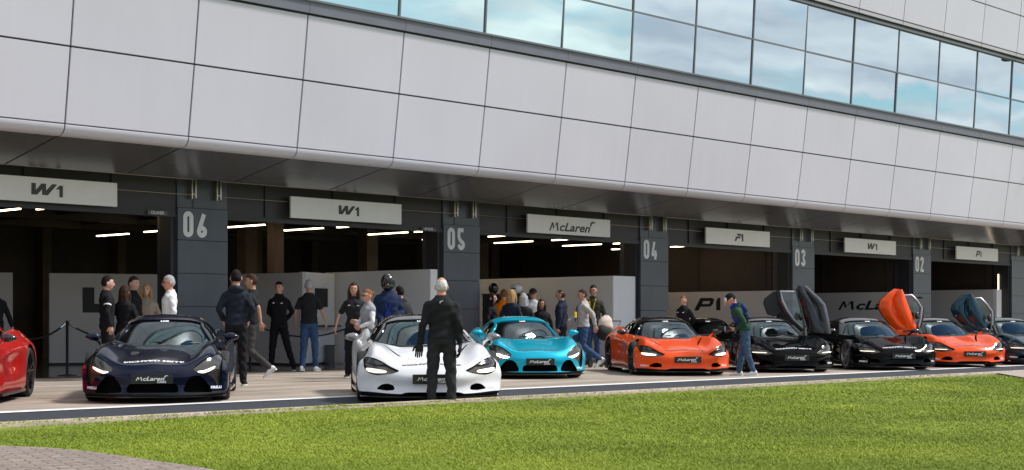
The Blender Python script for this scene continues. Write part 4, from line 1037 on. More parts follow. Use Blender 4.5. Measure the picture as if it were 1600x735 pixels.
# ------------------------------------------------------------------ people
SK = {k: mat('skin_' + k, c, .5, noise=(9, .06)) for k, c in (('fair', (.56, .30, .21)), ('ruddy', (.58, .26, .18)), ('tan', (.40, .21, .135)))}
FA = {}
def fab(name, c):
    if name not in FA: FA[name] = mat('cloth_' + name, c, .85, spec=.2, noise=(4, .14), bump=.5, bscale=9)
    return FA[name]
CL = dict(black3=(.017, .017, .019), black4=(.026, .026, .029), black=(.010, .010, .012), black2=(.018, .018, .021), navy=(.012, .018, .035), hoodie=(.016, .020, .030), quilt=(.012, .022, .060), jeans=(.035, .075, .16), jeans2=(.045, .085, .14), grey=(.16, .155, .16),
          lgrey=(.42, .40, .39), white=(.72, .71, .72), beige=(.30, .24, .19), green=(.022, .062, .038), blue=(.012, .035, .22), orange=(.80, .20, .01), olive=(.035, .035, .022), gilet=(.28, .28, .31), trous=(.045, .042, .042), cream=(.62, .52, .44), yellow=(.65, .45, .02), maroon=(.15, .03, .03))
HR = {k: mat('hair_' + k, c, .7, spec=.15, noise=(30, .3), bump=.8, bscale=40) for k, c in dict(dark=(.012, .009, .008), brown=(.045, .024, .014), blond=(.38, .23, .10), grey=(.36, .35, .35), white=(.62, .60, .58), ginger=(.22, .09, .035)).items()}
M['eye'] = mat('eye_dark', (.02, .015, .012), .3); M['sole'] = mat('sole_white', (.6, .58, .55), .7); M['shoew'] = mat('shoe_white', (.72, .70, .68), .6)
def head_fn(r):
    def fn(p, q):
        x, y, z = q
        if p.z < 0:
            t = -p.z; x *= 1 - .30 * t ** 1.4
            if p.y > 0: y *= 1 - .40 * t
            else: y *= 1 - .06 * t
            if p.y < -.2: y -= .012 * math.exp(-((t - .85) / .2) ** 2)
        if p.y < -.3:
            ax = abs(p.x)
            y -= .026 * math.exp(-(p.x / .13) ** 2) * (math.exp(-((p.z + .22) / .13) ** 2) + .45 * math.exp(-((p.z + .02) / .14) ** 2))
            y += .010 * math.exp(-((ax - .38) / .15) ** 2 - ((p.z - .05) / .12) ** 2)
            y -= .006 * math.exp(-((p.z - .24) / .10) ** 2) * (1 if ax < .7 else 0)
            y -= .007 * math.exp(-((p.z + .52) / .06) ** 2 - (p.x / .28) ** 2) + .003 * math.exp(-((p.z + .68) / .05) ** 2 - (p.x / .25) ** 2)
            y += .004 * math.exp(-((p.z + .585) / .03) ** 2 - (p.x / .28) ** 2)
        return Vector((x, y, z))
    return fn
HRD = (.078, .100, .122)
def hair_mesh(style):
    mb = MB(); rnd = random.Random(3)
    base = head_fn(0)
    def fn(p, q):
        q = base(p, q)
        line = .50 if p.y < -.35 else (.50 - (p.y + .35) * 1.35 if p.y < .35 else -.45)
        if style in ('bald',): line = 9
        if style == 'fringe': line = .62 if p.y < -.35 else (.62 - (p.y + .35) * 1.7 if p.y < .2 else -.42)
        t = sst(line - .08, line + .06, p.z)
        if style == 'fringe': t = sst(-.5, -.35, p.z) * (1 - sst(.66, .9, p.z)) * sst(-.25, .05, p.y)
        k = .90 + t * (.145 if style not in ('crop', 'fringe') else .12) + t * (.03 if p.z > .6 and style not in ('crop', 'fringe') else 0) * (1 + math.sin(p.x * 14) * .5)
        k += t * .034 * math.sin(p.x * 23 + p.z * 17 + 2 * math.sin(p.y * 9)) * math.sin(p.y * 19 + p.z * 11)
        return q * k
    mb.ell((0, 0, 0), HRD, 32, 24, fn=fn)
    if style == 'long':
        rg = []
        for z, rx, ry, cy in ((.09, .06, .05, .03), (.03, .088, .075, .035), (-.06, .092, .075, .045), (-.15, .095, .06, .06), (-.24, .09, .045, .075), (-.31, .06, .03, .085), (-.34, .03, .015, .09)):
            rg.append([Vector((rx * math.cos(a) * (1 + .06 * math.sin(a * 9)), cy + ry * math.sin(a) * (1 + .06 * math.sin(a * 7)), z)) for a in np.linspace(0, 2 * math.pi, 28, endpoint=False)])
        mb.loft(rg)
        for s in (-1, 1):
            mb.capsule([(s * .070, -.035, .05), (s * .088, -.035, -.05), (s * .090, -.03, -.14), (s * .085, -.03, -.22)], [.022, .026, .026, .018], 10)
    if style == 'bun': mb.ell((0, .11, .05), (.04, .04, .04))
    return mb
def hand(mb, wr, dr, pn, s, curl=.5, sc=1.0):            # fingers along dr, palm faces pn
    dr = Vector(dr).normalized(); pn = Vector(pn); pn = (pn - dr * pn.dot(dr)).normalized(); sd_ = dr.cross(pn).normalized() * s
    rg = []
    for t, w_, h_ in ((-.01, .024, .02), (.02, .032, .019), (.055, .042, .017), (.085, .043, .015), (.095, .035, .010)):
        rg.append([Vector(wr) + (dr * t + sd_ * w_ * math.cos(a) + pn * h_ * math.sin(a)) * sc for a in np.linspace(0, 2 * math.pi, 12, endpoint=False)])
    mb.loft(rg)
    for i, (o, l) in enumerate(((-.031, .062), (-.010, .074), (.011, .078), (.031, .070))):
        p = Vector(wr) + (dr * .085 + sd_ * o) * sc; pts = [p]; d_ = dr.copy()
        for k in range(3):
            a = curl * (.35 + .45 * k); q = (dr * math.cos(a) + pn * math.sin(a)); p = p + q * l * (.45, .32, .25)[k] * sc; pts.append(p)
        mb.capsule(pts, [.0095 * sc, .009 * sc, .0085 * sc, .0075 * sc], 8)
    p = Vector(wr) + (dr * .03 + sd_ * .032) * sc
    mb.capsule([p, p + (sd_ * .022 + dr * .028 + pn * .012) * sc, p + (sd_ * .030 + dr * .058 + pn * .022) * sc], [.012 * sc, .011 * sc, .009 * sc], 8)
ARMS = {   # elbow, wrist, hand direction, palm normal   (for the side x>0), 1.80 m figure
 'down': ((.245, .04, 1.18), (.265, -.02, .93), (.02, -.06, -1), (-1, 0, 0)),
 'loose': ((.26, .06, 1.19), (.30, -.06, .95), (.1, -.2, -1), (-1, 0, 0)),
 'gap': ((.275, .04, 1.19), (.335, -.03, .96), (.18, -.05, -1), (-1, .2, 0)),
 'front': ((.235, -.03, 1.16), (.10, -.22, 1.06), (-1, -.35, 0), (0, 1, .2)),
 'pocket': ((.27, .08, 1.18), (.20, -.06, 1.02), (-.2, -.2, -1), (-1, 0, 0)),
 'belly': ((.24, .0, 1.17), (.09, -.20, 1.0), (-1, -.2, -.4), (0, 1, 0)),
 'camera': ((.22, .02, 1.12), (.085, -.20, .985), (-.25, -1, .1), (-.6, 0, .6)),
 'swingf': ((.24, -.08, 1.20), (.24, -.28, 1.05), (0, -.7, -.7), (-1, 0, 0)),
 'swingb': ((.25, .16, 1.22), (.27, .20, .97), (0, .1, -1), (-1, 0, 0)),
 'back': ((.25, .14, 1.18), (.10, .17, 1.02), (-1, .1, -.2), (0, -1, 0)),
}
LEGS = {   # (hip x, knee, ankle) for left(-x) and right(+x)
 'stand': (((-.10, -.01, .50), (-.11, .02, .085)), ((.10, -.01, .50), (.11, .02, .085))),
 'wide': (((-.13, -.02, .50), (-.17, .02, .085)), ((.18, -.02, .50), (.30, .04, .085))),
 'guard': (((-.115, 0, .50), (-.13, .01, .085)), ((.115, 0, .50), (.13, .01, .085))),
 'walk': (((-.10, -.20, .52), (-.10, -.26, .12)), ((.10, -.02, .49), (.10, .34, .20))),
 'walkb': (((-.10, -.02, .50), (-.10, .30, .14)), ((.10, -.22, .53), (.10, -.26, .10))),
 'step': (((-.10, -.08, .50), (-.10, -.14, .085)), ((.10, .03, .50), (.10, .16, .10))),
}
def person(px, d, top, face, label, arms=('down', 'down'), legs='stand', skin='fair', hair='dark', style='short', topc='black', topn='jacket', sleeve='long', legc='black', shoe='black', sole=True,
           woman=False, lean=0.0, nod=0.0, turn=0.0, group=None, extras=(), z0=.006, fat=1.0):
    Hh = HC + (HOR - top) * d / F - z0; k = Hh / 1.80
    if lean: k = Hh / (1.80 - .86 * (1 - math.cos(lean)) - .03)
    kx = k ** .6 * fat
    loc = dp(px, d, z0); psi = math.atan2(loc.x, loc.y)
    root = empty('person', loc, -psi + R(face)); tag(root, label, 'person', group)
    KP = lambda p: Vector((p[0] * kx, p[1] * kx, p[2] * k))
    hz = .95
    def up(p):                                            # bend the upper body forwards about the hips
        p = Vector(p)
        if lean and p.z > hz:
            dz = p.z - hz; dy = p.y; a = lean * sst(0, .35, dz) if dz < .35 else lean
            return Vector((p.x, dy * math.cos(a) - dz * math.sin(a), hz + dz * math.cos(a) + dy * math.sin(a)))
        return p
    sw = .90 if woman else 1.0
    TR = [(.86, .150, .105, .0), (.93, .168, .118, .005), (1.02, .158, .112, .0), (1.12, .148, .105, -.004), (1.22, .158, .112, -.006), (1.33, .178, .120, -.004), (1.41, .180, .112, .006), (1.46, .140, .095, .015), (1.50, .098, .076, .020), (1.535, .070, .062, .018)]
    if woman: TR = [(z, rx * (.93 if z < 1.05 else (.80 if z < 1.2 else .88)), ry * (.95 if z < 1.2 else 1.04), y) for z, rx, ry, y in TR]
    def torso(mb, grow, zmin, zmax):
        rg = []
        for z, rx, ry, yo in TR:
            if z < zmin or z > zmax: continue
            rg.append([KP(up((( rx + grow) * math.copysign(abs(math.cos(a)) ** .8, math.cos(a)), yo + (ry + grow) * math.copysign(abs(math.sin(a)) ** .9, math.sin(a)), z))) for a in np.linspace(0, 2 * math.pi, 24, endpoint=False)])
        mb.loft(rg)
    def limb(mb, pts, rr): mb.capsule([KP(p) for p in pts], [r_ * kx for r_ in rr], 14)
    A = []
    for s, nm in ((-1, arms[0]), (1, arms[1])):
        e, w_, dr, pn = ARMS[nm] if isinstance(nm, str) else nm
        sx = lambda p: (p[0] * s, p[1], p[2])
        sh = up((s * .165 * sw, .012, 1.395)); A.append((s, sh, up(sx(e)), up(sx(w_)), Vector(sx(dr)), Vector(sx(pn))))
    Lg = LEGS[legs]
    # body ---------------------------------------------------------
    mb = MB(); torso(mb, -.014, 0, 2)
    nk = up((0, .018, 1.47)); hd = up((0, -.012, 1.668))
    limb(mb, [nk, nk.lerp(hd, .75)], [.064 * sw, .057 * sw])
    for s, sh, e, w_, dr, pn in A: limb(mb, [sh, sh.lerp(e, .5), e, e.lerp(w_, .4), w_], [.046 * sw, .040 * sw, .034 * sw, .034 * sw, .024 * sw])
    for s, (kn, an) in ((-1, Lg[0]), (1, Lg[1])):
        hp = Vector((s * .09, .0, .90)); kn = Vector(kn); an = Vector(an)
        limb(mb, [hp, hp.lerp(kn, .5), kn, kn.lerp(an, .35) + Vector((0, .015, 0)), an], [.075, .055, .036, .038, .030]); 
    me = mb.mesh('body', [SK[skin]]); me = evaluated(me, [('REMESH', dict(mode='VOXEL', voxel_size=.016, use_smooth_shade=True)), ('SMOOTH', dict(factor=.6, iterations=4))])
    me.materials.clear(); me.materials.append(SK[skin])
    mb = MB(); base = head_fn(0); hr = Euler((lean * .9 + nod, 0, turn)).to_matrix(); hk = k ** .8 * 1.06; hc = KP(hd)
    H_ = lambda q: hc + hr @ (Vector(q) * hk)
    mb.ell((0, 0, 0), HRD, 32, 24, fn=lambda p, q: H_(base(p, q)))
    for s in (-1, 1): mb.ell((0, 0, 0), (.012, .022, .034), 10, 8, fn=lambda p, q: H_((s * .078 + q.x, .012 + q.y, -.008 + q.z)))
    if topn != 'gloves':
        for s, sh, e, w_, dr, pn in A:
            if 'glove' in extras: continue
            hand(mb, KP(w_), dr, pn, s, .8, kx)
    bm = bmesh.new(); bm.from_mesh(me); me_h = mb.mesh('h', [SK[skin]]); bm.from_mesh(me_h); bm.to_mesh(me); bm.free()
    body = link('body', me, root, 175)
    e_ = MB()
    for s in (-1, 1):
        e_.ell((0, 0, 0), (.013, .008, .0075), 10, 6, fn=lambda p, q: H_((s * .030 + q.x, -.0865 + q.y, .006 + q.z)))
        e_.ell((0, 0, 0), (.019, .008, .004), 10, 6, fn=lambda p, q: H_((s * .031 + q.x, -.0925 + q.y, .030 + q.z)))
    e_.build('eyes', M['eye'], root, smooth=175)
    if style != 'bald' and 'helmet' not in extras:
        hm = hair_mesh(style); hm.v = [tuple(H_(v)) for v in hm.v]
        h_ = hm.mesh('hair', [HR[hair]])
        if style == 'long': h_ = evaluated(h_, [('REMESH', dict(mode='VOXEL', voxel_size=.009, use_smooth_shade=True))]); h_.materials.clear(); h_.materials.append(HR[hair])
        link('hair', h_, root, 175)
    # clothes ------------------------------------------------------
    def cloth(mb, name, m, vox=.015, wr=.010):
        me = mb.mesh(name, [m]); me = evaluated(me, [('REMESH', dict(mode='VOXEL', voxel_size=vox, use_smooth_shade=True)), ('SMOOTH', dict(factor=.6, iterations=5))])
        me.materials.clear(); me.materials.append(m)
        if wr:                                            # folds
            rs = random.Random(int(px * 7)); f1, f2 = rs.uniform(16, 24), rs.uniform(9, 15)
            nv_ = len(me.vertices); co = np.empty(nv_ * 3); me.vertices.foreach_get('co', co); co = co.reshape(-1, 3); no = np.empty(nv_ * 3); me.vertex_normals.foreach_get('vector', no); no = no.reshape(-1, 3)
            X, Y, Z = co.T; a = np.sin(Z * f1 * 1.7 + 5 * np.sin(X * 9 + px)) * np.sin(X * f2 + Y * f1 + px) + .5 * np.sin(Z * 55 + X * 20 + 3 * np.sin(Y * 17))
            co = co + no * (wr * (.7 if px == 690 else .62 if px in (690, 1165, 369, 911) else .5) * a)[:, None]; me.vertices.foreach_set('co', co.ravel()); me.update()
        return link(name, me, root, 175)
    mb = MB(); torso(mb, .012 if topn != 'quilted_jacket' else .024, .90 if topn != 'shirt' else .92, 2)
    for s, sh, e, w_, dr, pn in A:
        g_ = .016 if topn != 'quilted_jacket' else .026
        if sleeve == 'long': limb(mb, [sh, sh.lerp(e, .5), e, e.lerp(w_, .5), e.lerp(w_, .93)], [(.052 * sw + g_), (.043 * sw + g_), (.038 * sw + g_), (.032 * sw + g_), (.027 * sw + g_)])
        elif sleeve == 'short': limb(mb, [sh, sh.lerp(e, .45), sh.lerp(e, .72)], [(.052 * sw + g_), (.046 * sw + g_), (.045 * sw + g_)])
        else: limb(mb, [sh, sh.lerp(e, .08)], [.055 + g_, .055 + g_])
    if topn in ('jacket', 'coat', 'quilted_jacket', 'polo_shirt', 'shirt') and not woman or topn == 'gilet':
        for z_, r_ in ((1.535, .072),): mb.tube([KP(up((0, .018, 1.50))), KP(up((0, .016, 1.555)))], [.088 * kx, .078 * kx], 20)
    if 'hood' in extras: limb(mb, [up((-.09, .08, 1.49)), up((0, .12, 1.50)), up((.09, .08, 1.49))], [.045, .065, .045])
    cl_ = cloth(mb, topn, fab(topc, CL[topc]))
    if sleeve == 'none':
        for s, sh, e, w_, dr, pn in A:
            mb = MB(); limb(mb, [sh, sh.lerp(e, .5), e, e.lerp(w_, .5), e.lerp(w_, .93)], [.06, .054, .050, .044, .038]); cloth(mb, 'sleeve', fab('white', CL['white']))
    mb = MB(); torso(mb, .006, .84, 1.03)
    for s, (kn, an) in ((-1, Lg[0]), (1, Lg[1])):
        hp = Vector((s * .088, .0, .90)); kn = Vector(kn); an = Vector(an)
        limb(mb, [hp, hp.lerp(kn, .5), kn, kn.lerp(an, .5), kn.lerp(an, .98)], [.096, .088, .076, .066, .060])
    cloth(mb, 'jeans' if 'jeans' in legc else 'trousers', fab(legc, CL[legc]))
    for s, (kn, an) in ((-1, Lg[0]), (1, Lg[1])):
        an = Vector(an); kn = Vector(kn); tl = math.atan2(an.y - kn.y, kn.z - an.z) ; tl = -min(.9, max(0, (an.z - .085) * 5)) if an.z > .09 and an.y > .1 else (0.25 if an.z > .1 and an.y < 0 else 0)
        rt = Euler((-tl, 0, s * .12)).to_matrix()
        ak = KP(an)
        def sp(q): return ak + rt @ (Vector(q) * kx)
        rg = []
        for y, w1, zt in ((.075, .022, -.02), (.065, .034, .01), (.03, .038, .035), (-.03, .040, .02), (-.09, .045, -.02), (-.14, .046, -.035), (-.18, .036, -.045), (-.195, .018, -.055)):
            rg.append([sp((s * .01 + w1 * math.cos(a), y, (-.068 + zt) / 2 + (zt + .068) / 2 * math.sin(a))) for a in np.linspace(0, 2 * math.pi, 14, endpoint=False)])
        so = MB().loft(rg).build('shoe', M['shoew'] if shoe == 'white' else FA.get('black') or fab('black', CL['black']), root, smooth=70)
        if sole:
            out = [(.0, .085), (.036, .06), (.036, 0), (.042, -.08), (.046, -.14), (.034, -.19), (0, -.205), (-.034, -.19), (-.046, -.14), (-.042, -.08), (-.036, 0), (-.036, .06)]
            a_ = [sp((s * .01 + x, y, -.085)) for x, y in out]; b_ = [sp((s * .01 + x, y, -.062)) for x, y in out]
            MB().loft([a_, b_]).build('sole', M['sole'], so)
    # extras -------------------------------------------------------
    if 'glove' in extras:
        for s, sh, e, w_, dr, pn in A:
            g_ = MB(); hand(g_, KP(w_), dr, pn, s, .75, kx * 1.22); g_.capsule([KP(e.lerp(w_, .88)), KP(w_)], [.04, .036], 12); g_.build('glove', M['blkm'], root, smooth=60)
    if 'helmet' in extras:
        def hf(p, q):
            t = 1 - sst(.28, .42, -p.y * 1.0 - abs(p.x) * .25) * (1 - sst(.20, .32, abs(p.z + .12)))
            return H_(Vector((p.x * .122, p.y * .145 + .008, p.z * .15 + .02)) * (.80 + .20 * t))
        MB().ell((0, 0, 0), (1, 1, 1), 36, 28, fn=hf).build('helmet', M['carbon'], root, smooth=70)
    if 'cap' in extras:
        c_ = MB(); c_.ell((0, 0, 0), (1, 1, 1), 24, 16, fn=lambda p, q: H_((p.x * .092, p.y * .112, .03 + max(p.z, 0) * .105))); c_.build('cap', fab('black', CL['black']), root, smooth=70)
        c_ = MB(); c_.ell((0, 0, 0), (1, 1, 1), 20, 10, fn=lambda p, q: H_((p.x * .075, -.10 + p.y * .085 - 0, .036 + p.z * .008 - .02 * max(0, -p.y)))); c_.build('cap_peak', M['shoew'] if 'whitecap' in extras else M['blkm'], root, smooth=70)
    if 'whitecap' in extras:
        c_ = MB(); c_.ell((0, 0, 0), (1, 1, 1), 20, 12, fn=lambda p, q: H_((p.x * .075, -.052 + p.y * .068, .062 + p.z * .055))); c_.build('cap_front', M['shoew'], root, smooth=70)
    if 'glasses' in extras:
        c_ = MB()
        for s in (-1, 1): c_.ell((0, 0, 0), (1, 1, 1), 12, 8, fn=lambda p, q: H_((s * .033 + p.x * .028, -.098 + p.y * .006, .008 + p.z * .018))); c_.tube([H_((s * .06, -.09, .012)), H_((s * .084, .01, .01))], .003, 6)
        c_.build('glasses', M['carbon'], root, smooth=70)
    if 'lanyard' in extras or 'ylanyard' in extras:
        c_ = MB(); y_ = 'ylanyard' in extras
        for s in (-1, 1): c_.loft([[KP(up((s * x + dx_, y, z))) for dx_, y in ((-.011, yy), (.011, yy), (.011, yy + .012), (-.011, yy + .012))] for x, yy, z in ((.075, -.055, 1.50), (.06, -.128, 1.40), (.035, -.150, 1.28), (.008, -.152, 1.16))])
        c_.build('lanyard', fab('yellow' if y_ else 'blue', CL['yellow' if y_ else 'blue']), root)
        c_ = MB(); p_ = [KP(up(q)) for q in ((-.045, -.158, 1.06), (.045, -.158, 1.06), (.045, -.156, 1.17), (-.045, -.156, 1.17))]; c_.prism(p_, (0, -.004, 0)); c_.build('badge', fab('blue' if not y_ else 'yellow', CL['blue' if not y_ else 'yellow']), root)
    if 'chestlogo' in extras:
        c_ = MB()
        for (x, z, w1) in ((.085, 1.36, .022), (-.085, 1.365, .02)):
            c_.loft([[KP(up((x + a * w1, yy, z + b * .008 + a * .003))) for yy in (-.150,) for b in (-1, 1)] + [KP(up((x + a * w1, -.125, z + b * .008 + a * .003))) for b in (1, -1)] for a in (-1, 0, 1)])
        c_.build('chest_mark', M['txt'], cl_)
    if 'armband' in extras:
        for s, sh, e, w_, dr, pn in A:
            c_ = MB(); a1, a2 = sh.lerp(e, .42), sh.lerp(e, .52); c_.tube([KP(a1), KP(a2)], [.066 * kx] * 2, 14, cap=False); c_.build('sleeve_mark', M['txt'], cl_)
    if 'backlogo' in extras:
        V, Fc = scaled(poly_art([swoosh(0, 0, 1)]), .05); c_ = MB(); flat_art(c_, V, Fc, KP(up((0, .128, 1.455))), (-1, 0, 0), (0, .25, .97), (0, .97, -.2), .012); c_.build('back_mark', M['txt'], cl_)
    if 'backpack' in extras:
        c_ = MB(); c_.ell(KP(up((0, .21, 1.26))), (.15 * kx, .09, .22 * k), 20, 14)
        for s in (-1, 1): c_.capsule([KP(up((s * .11, .14, 1.43))), KP(up((s * .12, .0, 1.52))), KP(up((s * .12, -.11, 1.40))), KP(up((s * .13, -.10, 1.22)))], [.016] * 4, 8)
        c_.build('backpack', M['blkm'], root, smooth=60)
    if 'ypouch' in extras: MB().box(-.06, .06, .30, .34, 1.16 * k, 1.30 * k).build('pouch', fab('yellow', CL['yellow']), root, bevel=.01)
    return root, A, KP, up
K1 = 'people gathered by the garages'
person(-9, 29, 440, 20, 'person in black cut off by the left edge beside the red car', arms=('down', 'gap'))
person(167, 27.9, 431, 100, 'dark haired man in black jacket with white arm stripes at the rope barrier', extras=('armband',), skin='fair', hair='dark')
person(194, 28.4, 446, 168, 'woman with long dark brown hair in black, seen from behind beyond the dark blue car', hair='brown', style='long', woman=True)
person(208, 29.3, 432, 55, 'brown haired man in black jacket standing behind the long haired woman in black', hair='brown', arms=('front', 'down'), extras=('armband',))
person(229, 30.3, 443, -8, 'blonde woman in a beige coat behind the dark blue car', hair='blond', style='long', woman=True, topc='beige', topn='coat')
person(265, 28.0, 430.5, -82, 'grey haired man with glasses in a white shirt beside pillar 06', hair='grey', topc='white', topn='shirt', legc='trous', extras=('glasses',), skin='ruddy')
person(369, 25.5, 421.6, 178, 'dark haired man in navy hooded jacket seen from behind beside the dark blue car', topc='hoodie', legc='black', extras=('hood',), arms=('pocket', 'pocket'), shoe='black')
person(394, 28.3, 428, -100, 'man in black T-shirt and grey trousers striding left in white trainers', hair='brown', topc='black2', topn='t_shirt', sleeve='short', legs='walk', legc='trous', shoe='white', arms=('front', 'swingb'), skin='tan')
person(436, 33.3, 440, -12, 'dark haired young man in black zip jacket facing the camera with legs apart', legs='wide', arms=('back', 'back'), extras=('chestlogo',), legc='black')
person(483, 32.8, 436.5, 165, 'grey haired man in black T-shirt and blue jeans seen from behind', hair='grey', topc='black2', topn='t_shirt', sleeve='short', legc='jeans', shoe='white', legs='step', arms=('gap', 'loose'), skin='tan')
person(553, 29.2, 441.5, -3, 'woman with long dark hair in black polo shirt behind the white car', hair='brown', style='long', woman=True, topc='black2', topn='polo_shirt', sleeve='short', arms=('gap', 'front'), extras=('chestlogo',))
person(575, 27.6, 452.5, -62, 'woman in sunglasses and grey gilet with white sleeves behind the white car', hair='ginger', style='bun', woman=True, topc='gilet', topn='gilet', sleeve='none', arms=('front', 'front'), legc='navy', extras=('glasses',))
person(606, 28.8, 431.5, 2, 'man in a black crash helmet and blue quilted jacket behind the white car', topc='quilt', topn='quilted_jacket', legc='trous', extras=('helmet', 'lanyard'), arms=('belly', 'belly'), fat=1.04)
person(625, 30.5, 447, -150, 'person with a black backpack half hidden behind the man in the crash helmet', hair='dark', extras=('backpack',))
person(690, 19.45, 434, 180, 'balding white haired man in black with black gloves standing in front of the white car', hair='white', style='fringe', skin='ruddy', arms=(((.225, .06, 1.13), (.235, .02, .88), (.02, 0, -1), (-1, 0, 0)), ((.235, .06, 1.13), (.275, .01, .885), (.10, 0, -1), (0, 1, 0))), legs='guard', topc='black3', legc='black4', extras=('glove', 'backlogo'), fat=1.06)
person(768, 35.2, 458, 78, 'dark haired woman in black in profile, leftmost behind the turquoise car', hair='dark', style='long', woman=True)
person(787, 37.6, 452, 170, 'person in a bright orange shirt behind the turquoise car', topc='orange', topn='shirt', hair='ginger')
person(799, 34.8, 452.5, 160, 'woman with long blond hair in navy jacket seen from behind beyond the turquoise car', hair='blond', style='long', woman=True, topc='navy')
person(818, 34.9, 458.5, 178, 'woman with ash blond hair in black seen from behind, middle of the crowd', hair='grey', style='long', woman=True, topc='black2')
person(833, 36.8, 451, -15, 'person in black cap, sunglasses and white shirt in the crowd', topc='white', topn='shirt', hair='blond', extras=('cap', 'glasses'), arms=('front', 'front'), skin='tan')
person(846, 35.4, 467.5, 5, 'smiling dark haired woman in black at the right of the crowd', hair='brown', style='long', woman=True, skin='tan')
person(877, 34.0, 452.5, -105, 'man with cropped hair in navy jacket with a yellow pouch behind the turquoise car', hair='brown', style='crop', topc='navy', extras=('ypouch',), skin='tan')
person(911, 35.6, 452.5, -80, 'man in pale grey sweater and blue jeans walking left by the orange car', hair='brown', topc='lgrey', topn='sweater', legc='jeans', shoe='white', legs='walk', arms=('swingf', 'swingb'), extras=('lanyard',), fat=1.12)
person(927, 37.2, 445.5, -12, 'bearded man in dark olive jacket with yellow lanyard behind the orange car', hair='dark', topc='olive', extras=('ylanyard',), skin='tan', legc='jeans')
person(1068, 38.5, 462.5, -35, 'fair haired boy in black jacket behind the closed orange car', hair='ginger', extras=('chestlogo',), arms=('back', 'back'))
pr_, A_, KP_, up_ = person(1165, 30.2, 461, -92, 'photographer in cap, green hoodie and blue bib bending over his camera', hair='dark', topc='green', topn='hoodie', legc='jeans2', shoe='white', arms=('camera', 'camera'), lean=.40, nod=.42, extras=('cap', 'whitecap', 'hood'), legs='step', skin='ruddy')
# bib of the photographer
mb = MB(); rg = []
for z, w_, y in ((1.04, .155, -.150), (1.15, .16, -.148), (1.28, .165, -.155), (1.40, .12, -.135), (1.49, .085, -.095)):
    rg.append([KP_(up_((a * w_, y + .10 * abs(a) ** 2.5, z))) for a in np.linspace(-1, 1, 9)] + [KP_(up_((a * w_, y + .10 * abs(a) ** 2.5 + .015, z))) for a in np.linspace(1, -1, 9)])
mb.loft(rg)
for s in (-1, 1): mb.tube([KP_(up_(p)) for p in ((s * .085, -.095, 1.49), (s * .10, .0, 1.545), (s * .10, .10, 1.50), (s * .09, .150, 1.40), (s * .05, .165, 1.30))], [(.012, .035)] * 5, 8)
mb.loft([[KP_(up_((x, y, z))) for x, y in ((-.13, .14), (.13, .14), (.13, .165), (-.13, .165))] for z in (1.16, 1.24, 1.33)])
mb.build('bib', fab('blue', CL['blue']), pr_, smooth=60)
# his camera: a thing of its own in his hands
w0 = (A_[0][3] + A_[1][3]) / 2; wc = pr_.matrix_basis @ (KP_(w0) + Vector((0, -.10, .02)))
cam_o = empty('photo_camera', wc, pr_.rotation_euler.z); tag(cam_o, 'black camera with a long lens held by the photographer', 'camera')
MB().box(-.07, .07, -.035, .035, -.05, .045).box(-.03, .03, -.03, .03, .045, .075).build('camera_body', M['blk'], cam_o, bevel=.008)
MB().tube([(0, -.035, -.005), (0, -.10, -.01), (0, -.102, -.01), (0, -.20, -.015), (0, -.201, -.015), (0, -.24, -.017)], [.036, .036, .042, .042, .048, .05], 20).build('lens', M['blkm'], cam_o, smooth=40)
MB().tube([(0, -.10, -.01), (0, -.112, -.01)], [.044, .044], 20).build('lens_ring', M['txt'], cam_o)
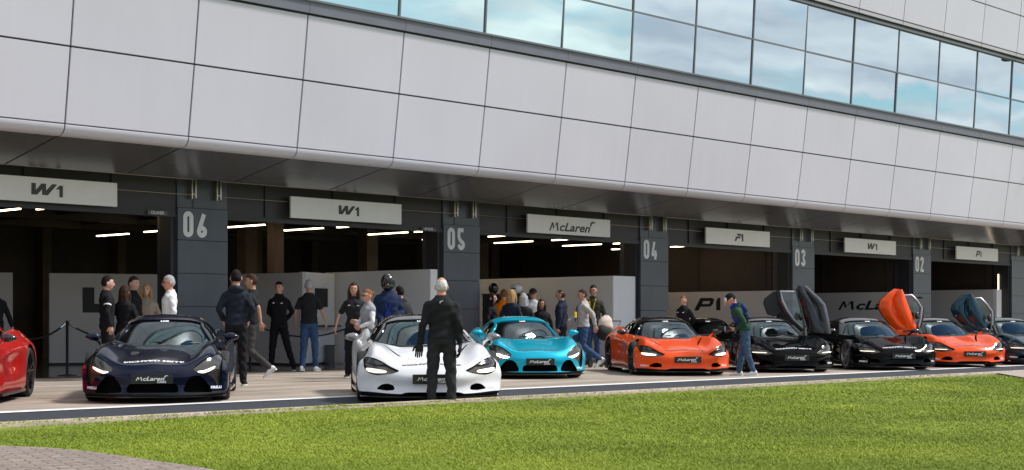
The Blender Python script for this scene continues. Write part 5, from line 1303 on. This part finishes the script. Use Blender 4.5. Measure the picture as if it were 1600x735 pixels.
# rack with two helmets
c = dp(792, 39.3, .014); ps = math.atan2(c.x, c.y)
r = empty('helmet_rack', c, -ps); tag(r, 'black display rack behind the crowd, right of pillar 05', 'rack')
MB().box(-.62, .62, -.2, .2, .08, 1.74).build('cabinet', M['blkm'], r, bevel=.01); MB().box(-.64, .64, -.22, .22, 1.74, 1.77).build('top_board', M['blk'], r)
def helmet(px, dk, m, label, rz):
    p = dp(px, dk, .014 + 1.77 + .13); o = empty('helmet', p, rz); tag(o, label, 'helmet')
    def hf(p_, q): 
        t = sst(.35, .5, -p_.y) * (1 - sst(.22, .32, abs(p_.z - .02))); z = max(p_.z, -.86)
        return Vector((p_.x * .125, p_.y * .155, z * .15)) * (1 - .05 * t)
    MB().ell((0, 0, 0), (1, 1, 1), 36, 26, fn=hf).build('shell', m, o, smooth=60)
    MB().ell((0, 0, 0), (1, 1, 1), 30, 14, fn=lambda p_, q: Vector((p_.x * .118, -.035 + p_.y * .117, .004 + p_.z * .043))).build('visor', M['carbon'], o, smooth=60)
helmet(771, 39.2, M['carbon'], 'shiny black crash helmet on the rack beside pillar 05', -ps + .1)
helmet(807, 39.2, mat('helmet_white', (.6, .6, .6), .25, coat=1), 'white and black crash helmet on the rack above the crowd', -ps - 1.2)
# pushchair with a cream hood
c = dp(944, 35.8, .006); ps = math.atan2(c.x, c.y)
r = empty('pushchair', c, -ps - .5); tag(r, 'black pushchair with a cream hood behind the orange car', 'pushchair')
mb = MB(); mb.ell((0, 0, .82), (.17, .26, .20), 20, 14); mb.build('seat', M['blkm'], r, smooth=60)
mb = MB(); mb.ell((0, 0, 0), (1, 1, 1), 24, 14, fn=lambda p, q: Vector((p.x * (.17 + .015 * math.sin(p.z * 22)), .06 + p.y * .20, .99 + max(p.z, -.5) * .19 * (1.15 + .3 * p.y) + .012 * math.sin(p.y * 16 + p.x * 5)))); mb.build('hood', fab('cream', CL['cream']), r, smooth=60)
MB().tube([(-.2, .3, .9), (-.2, .45, 1.08), (.2, .45, 1.08), (.2, .3, .9)], .014, 8).tube([(-.2, .3, .9), (-.22, -.25, .2)], .014, 8).tube([(.2, .3, .9), (.22, -.25, .2)], .014, 8).tube([(-.2, -.2, .75), (-.24, .3, .16)], .014, 8).tube([(.2, -.2, .75), (.24, .3, .16)], .014, 8).build('frame', M['blk'], r, smooth=60)
for x, y, rr in ((-.24, .30, .14), (.24, .30, .14), (-.22, -.27, .10), (.22, -.27, .10)):
    MB().tube([(x - .02, y, rr), (x + .02, y, rr)], [rr, rr], 24).build('wheel', M['tyre'], r, smooth=40)
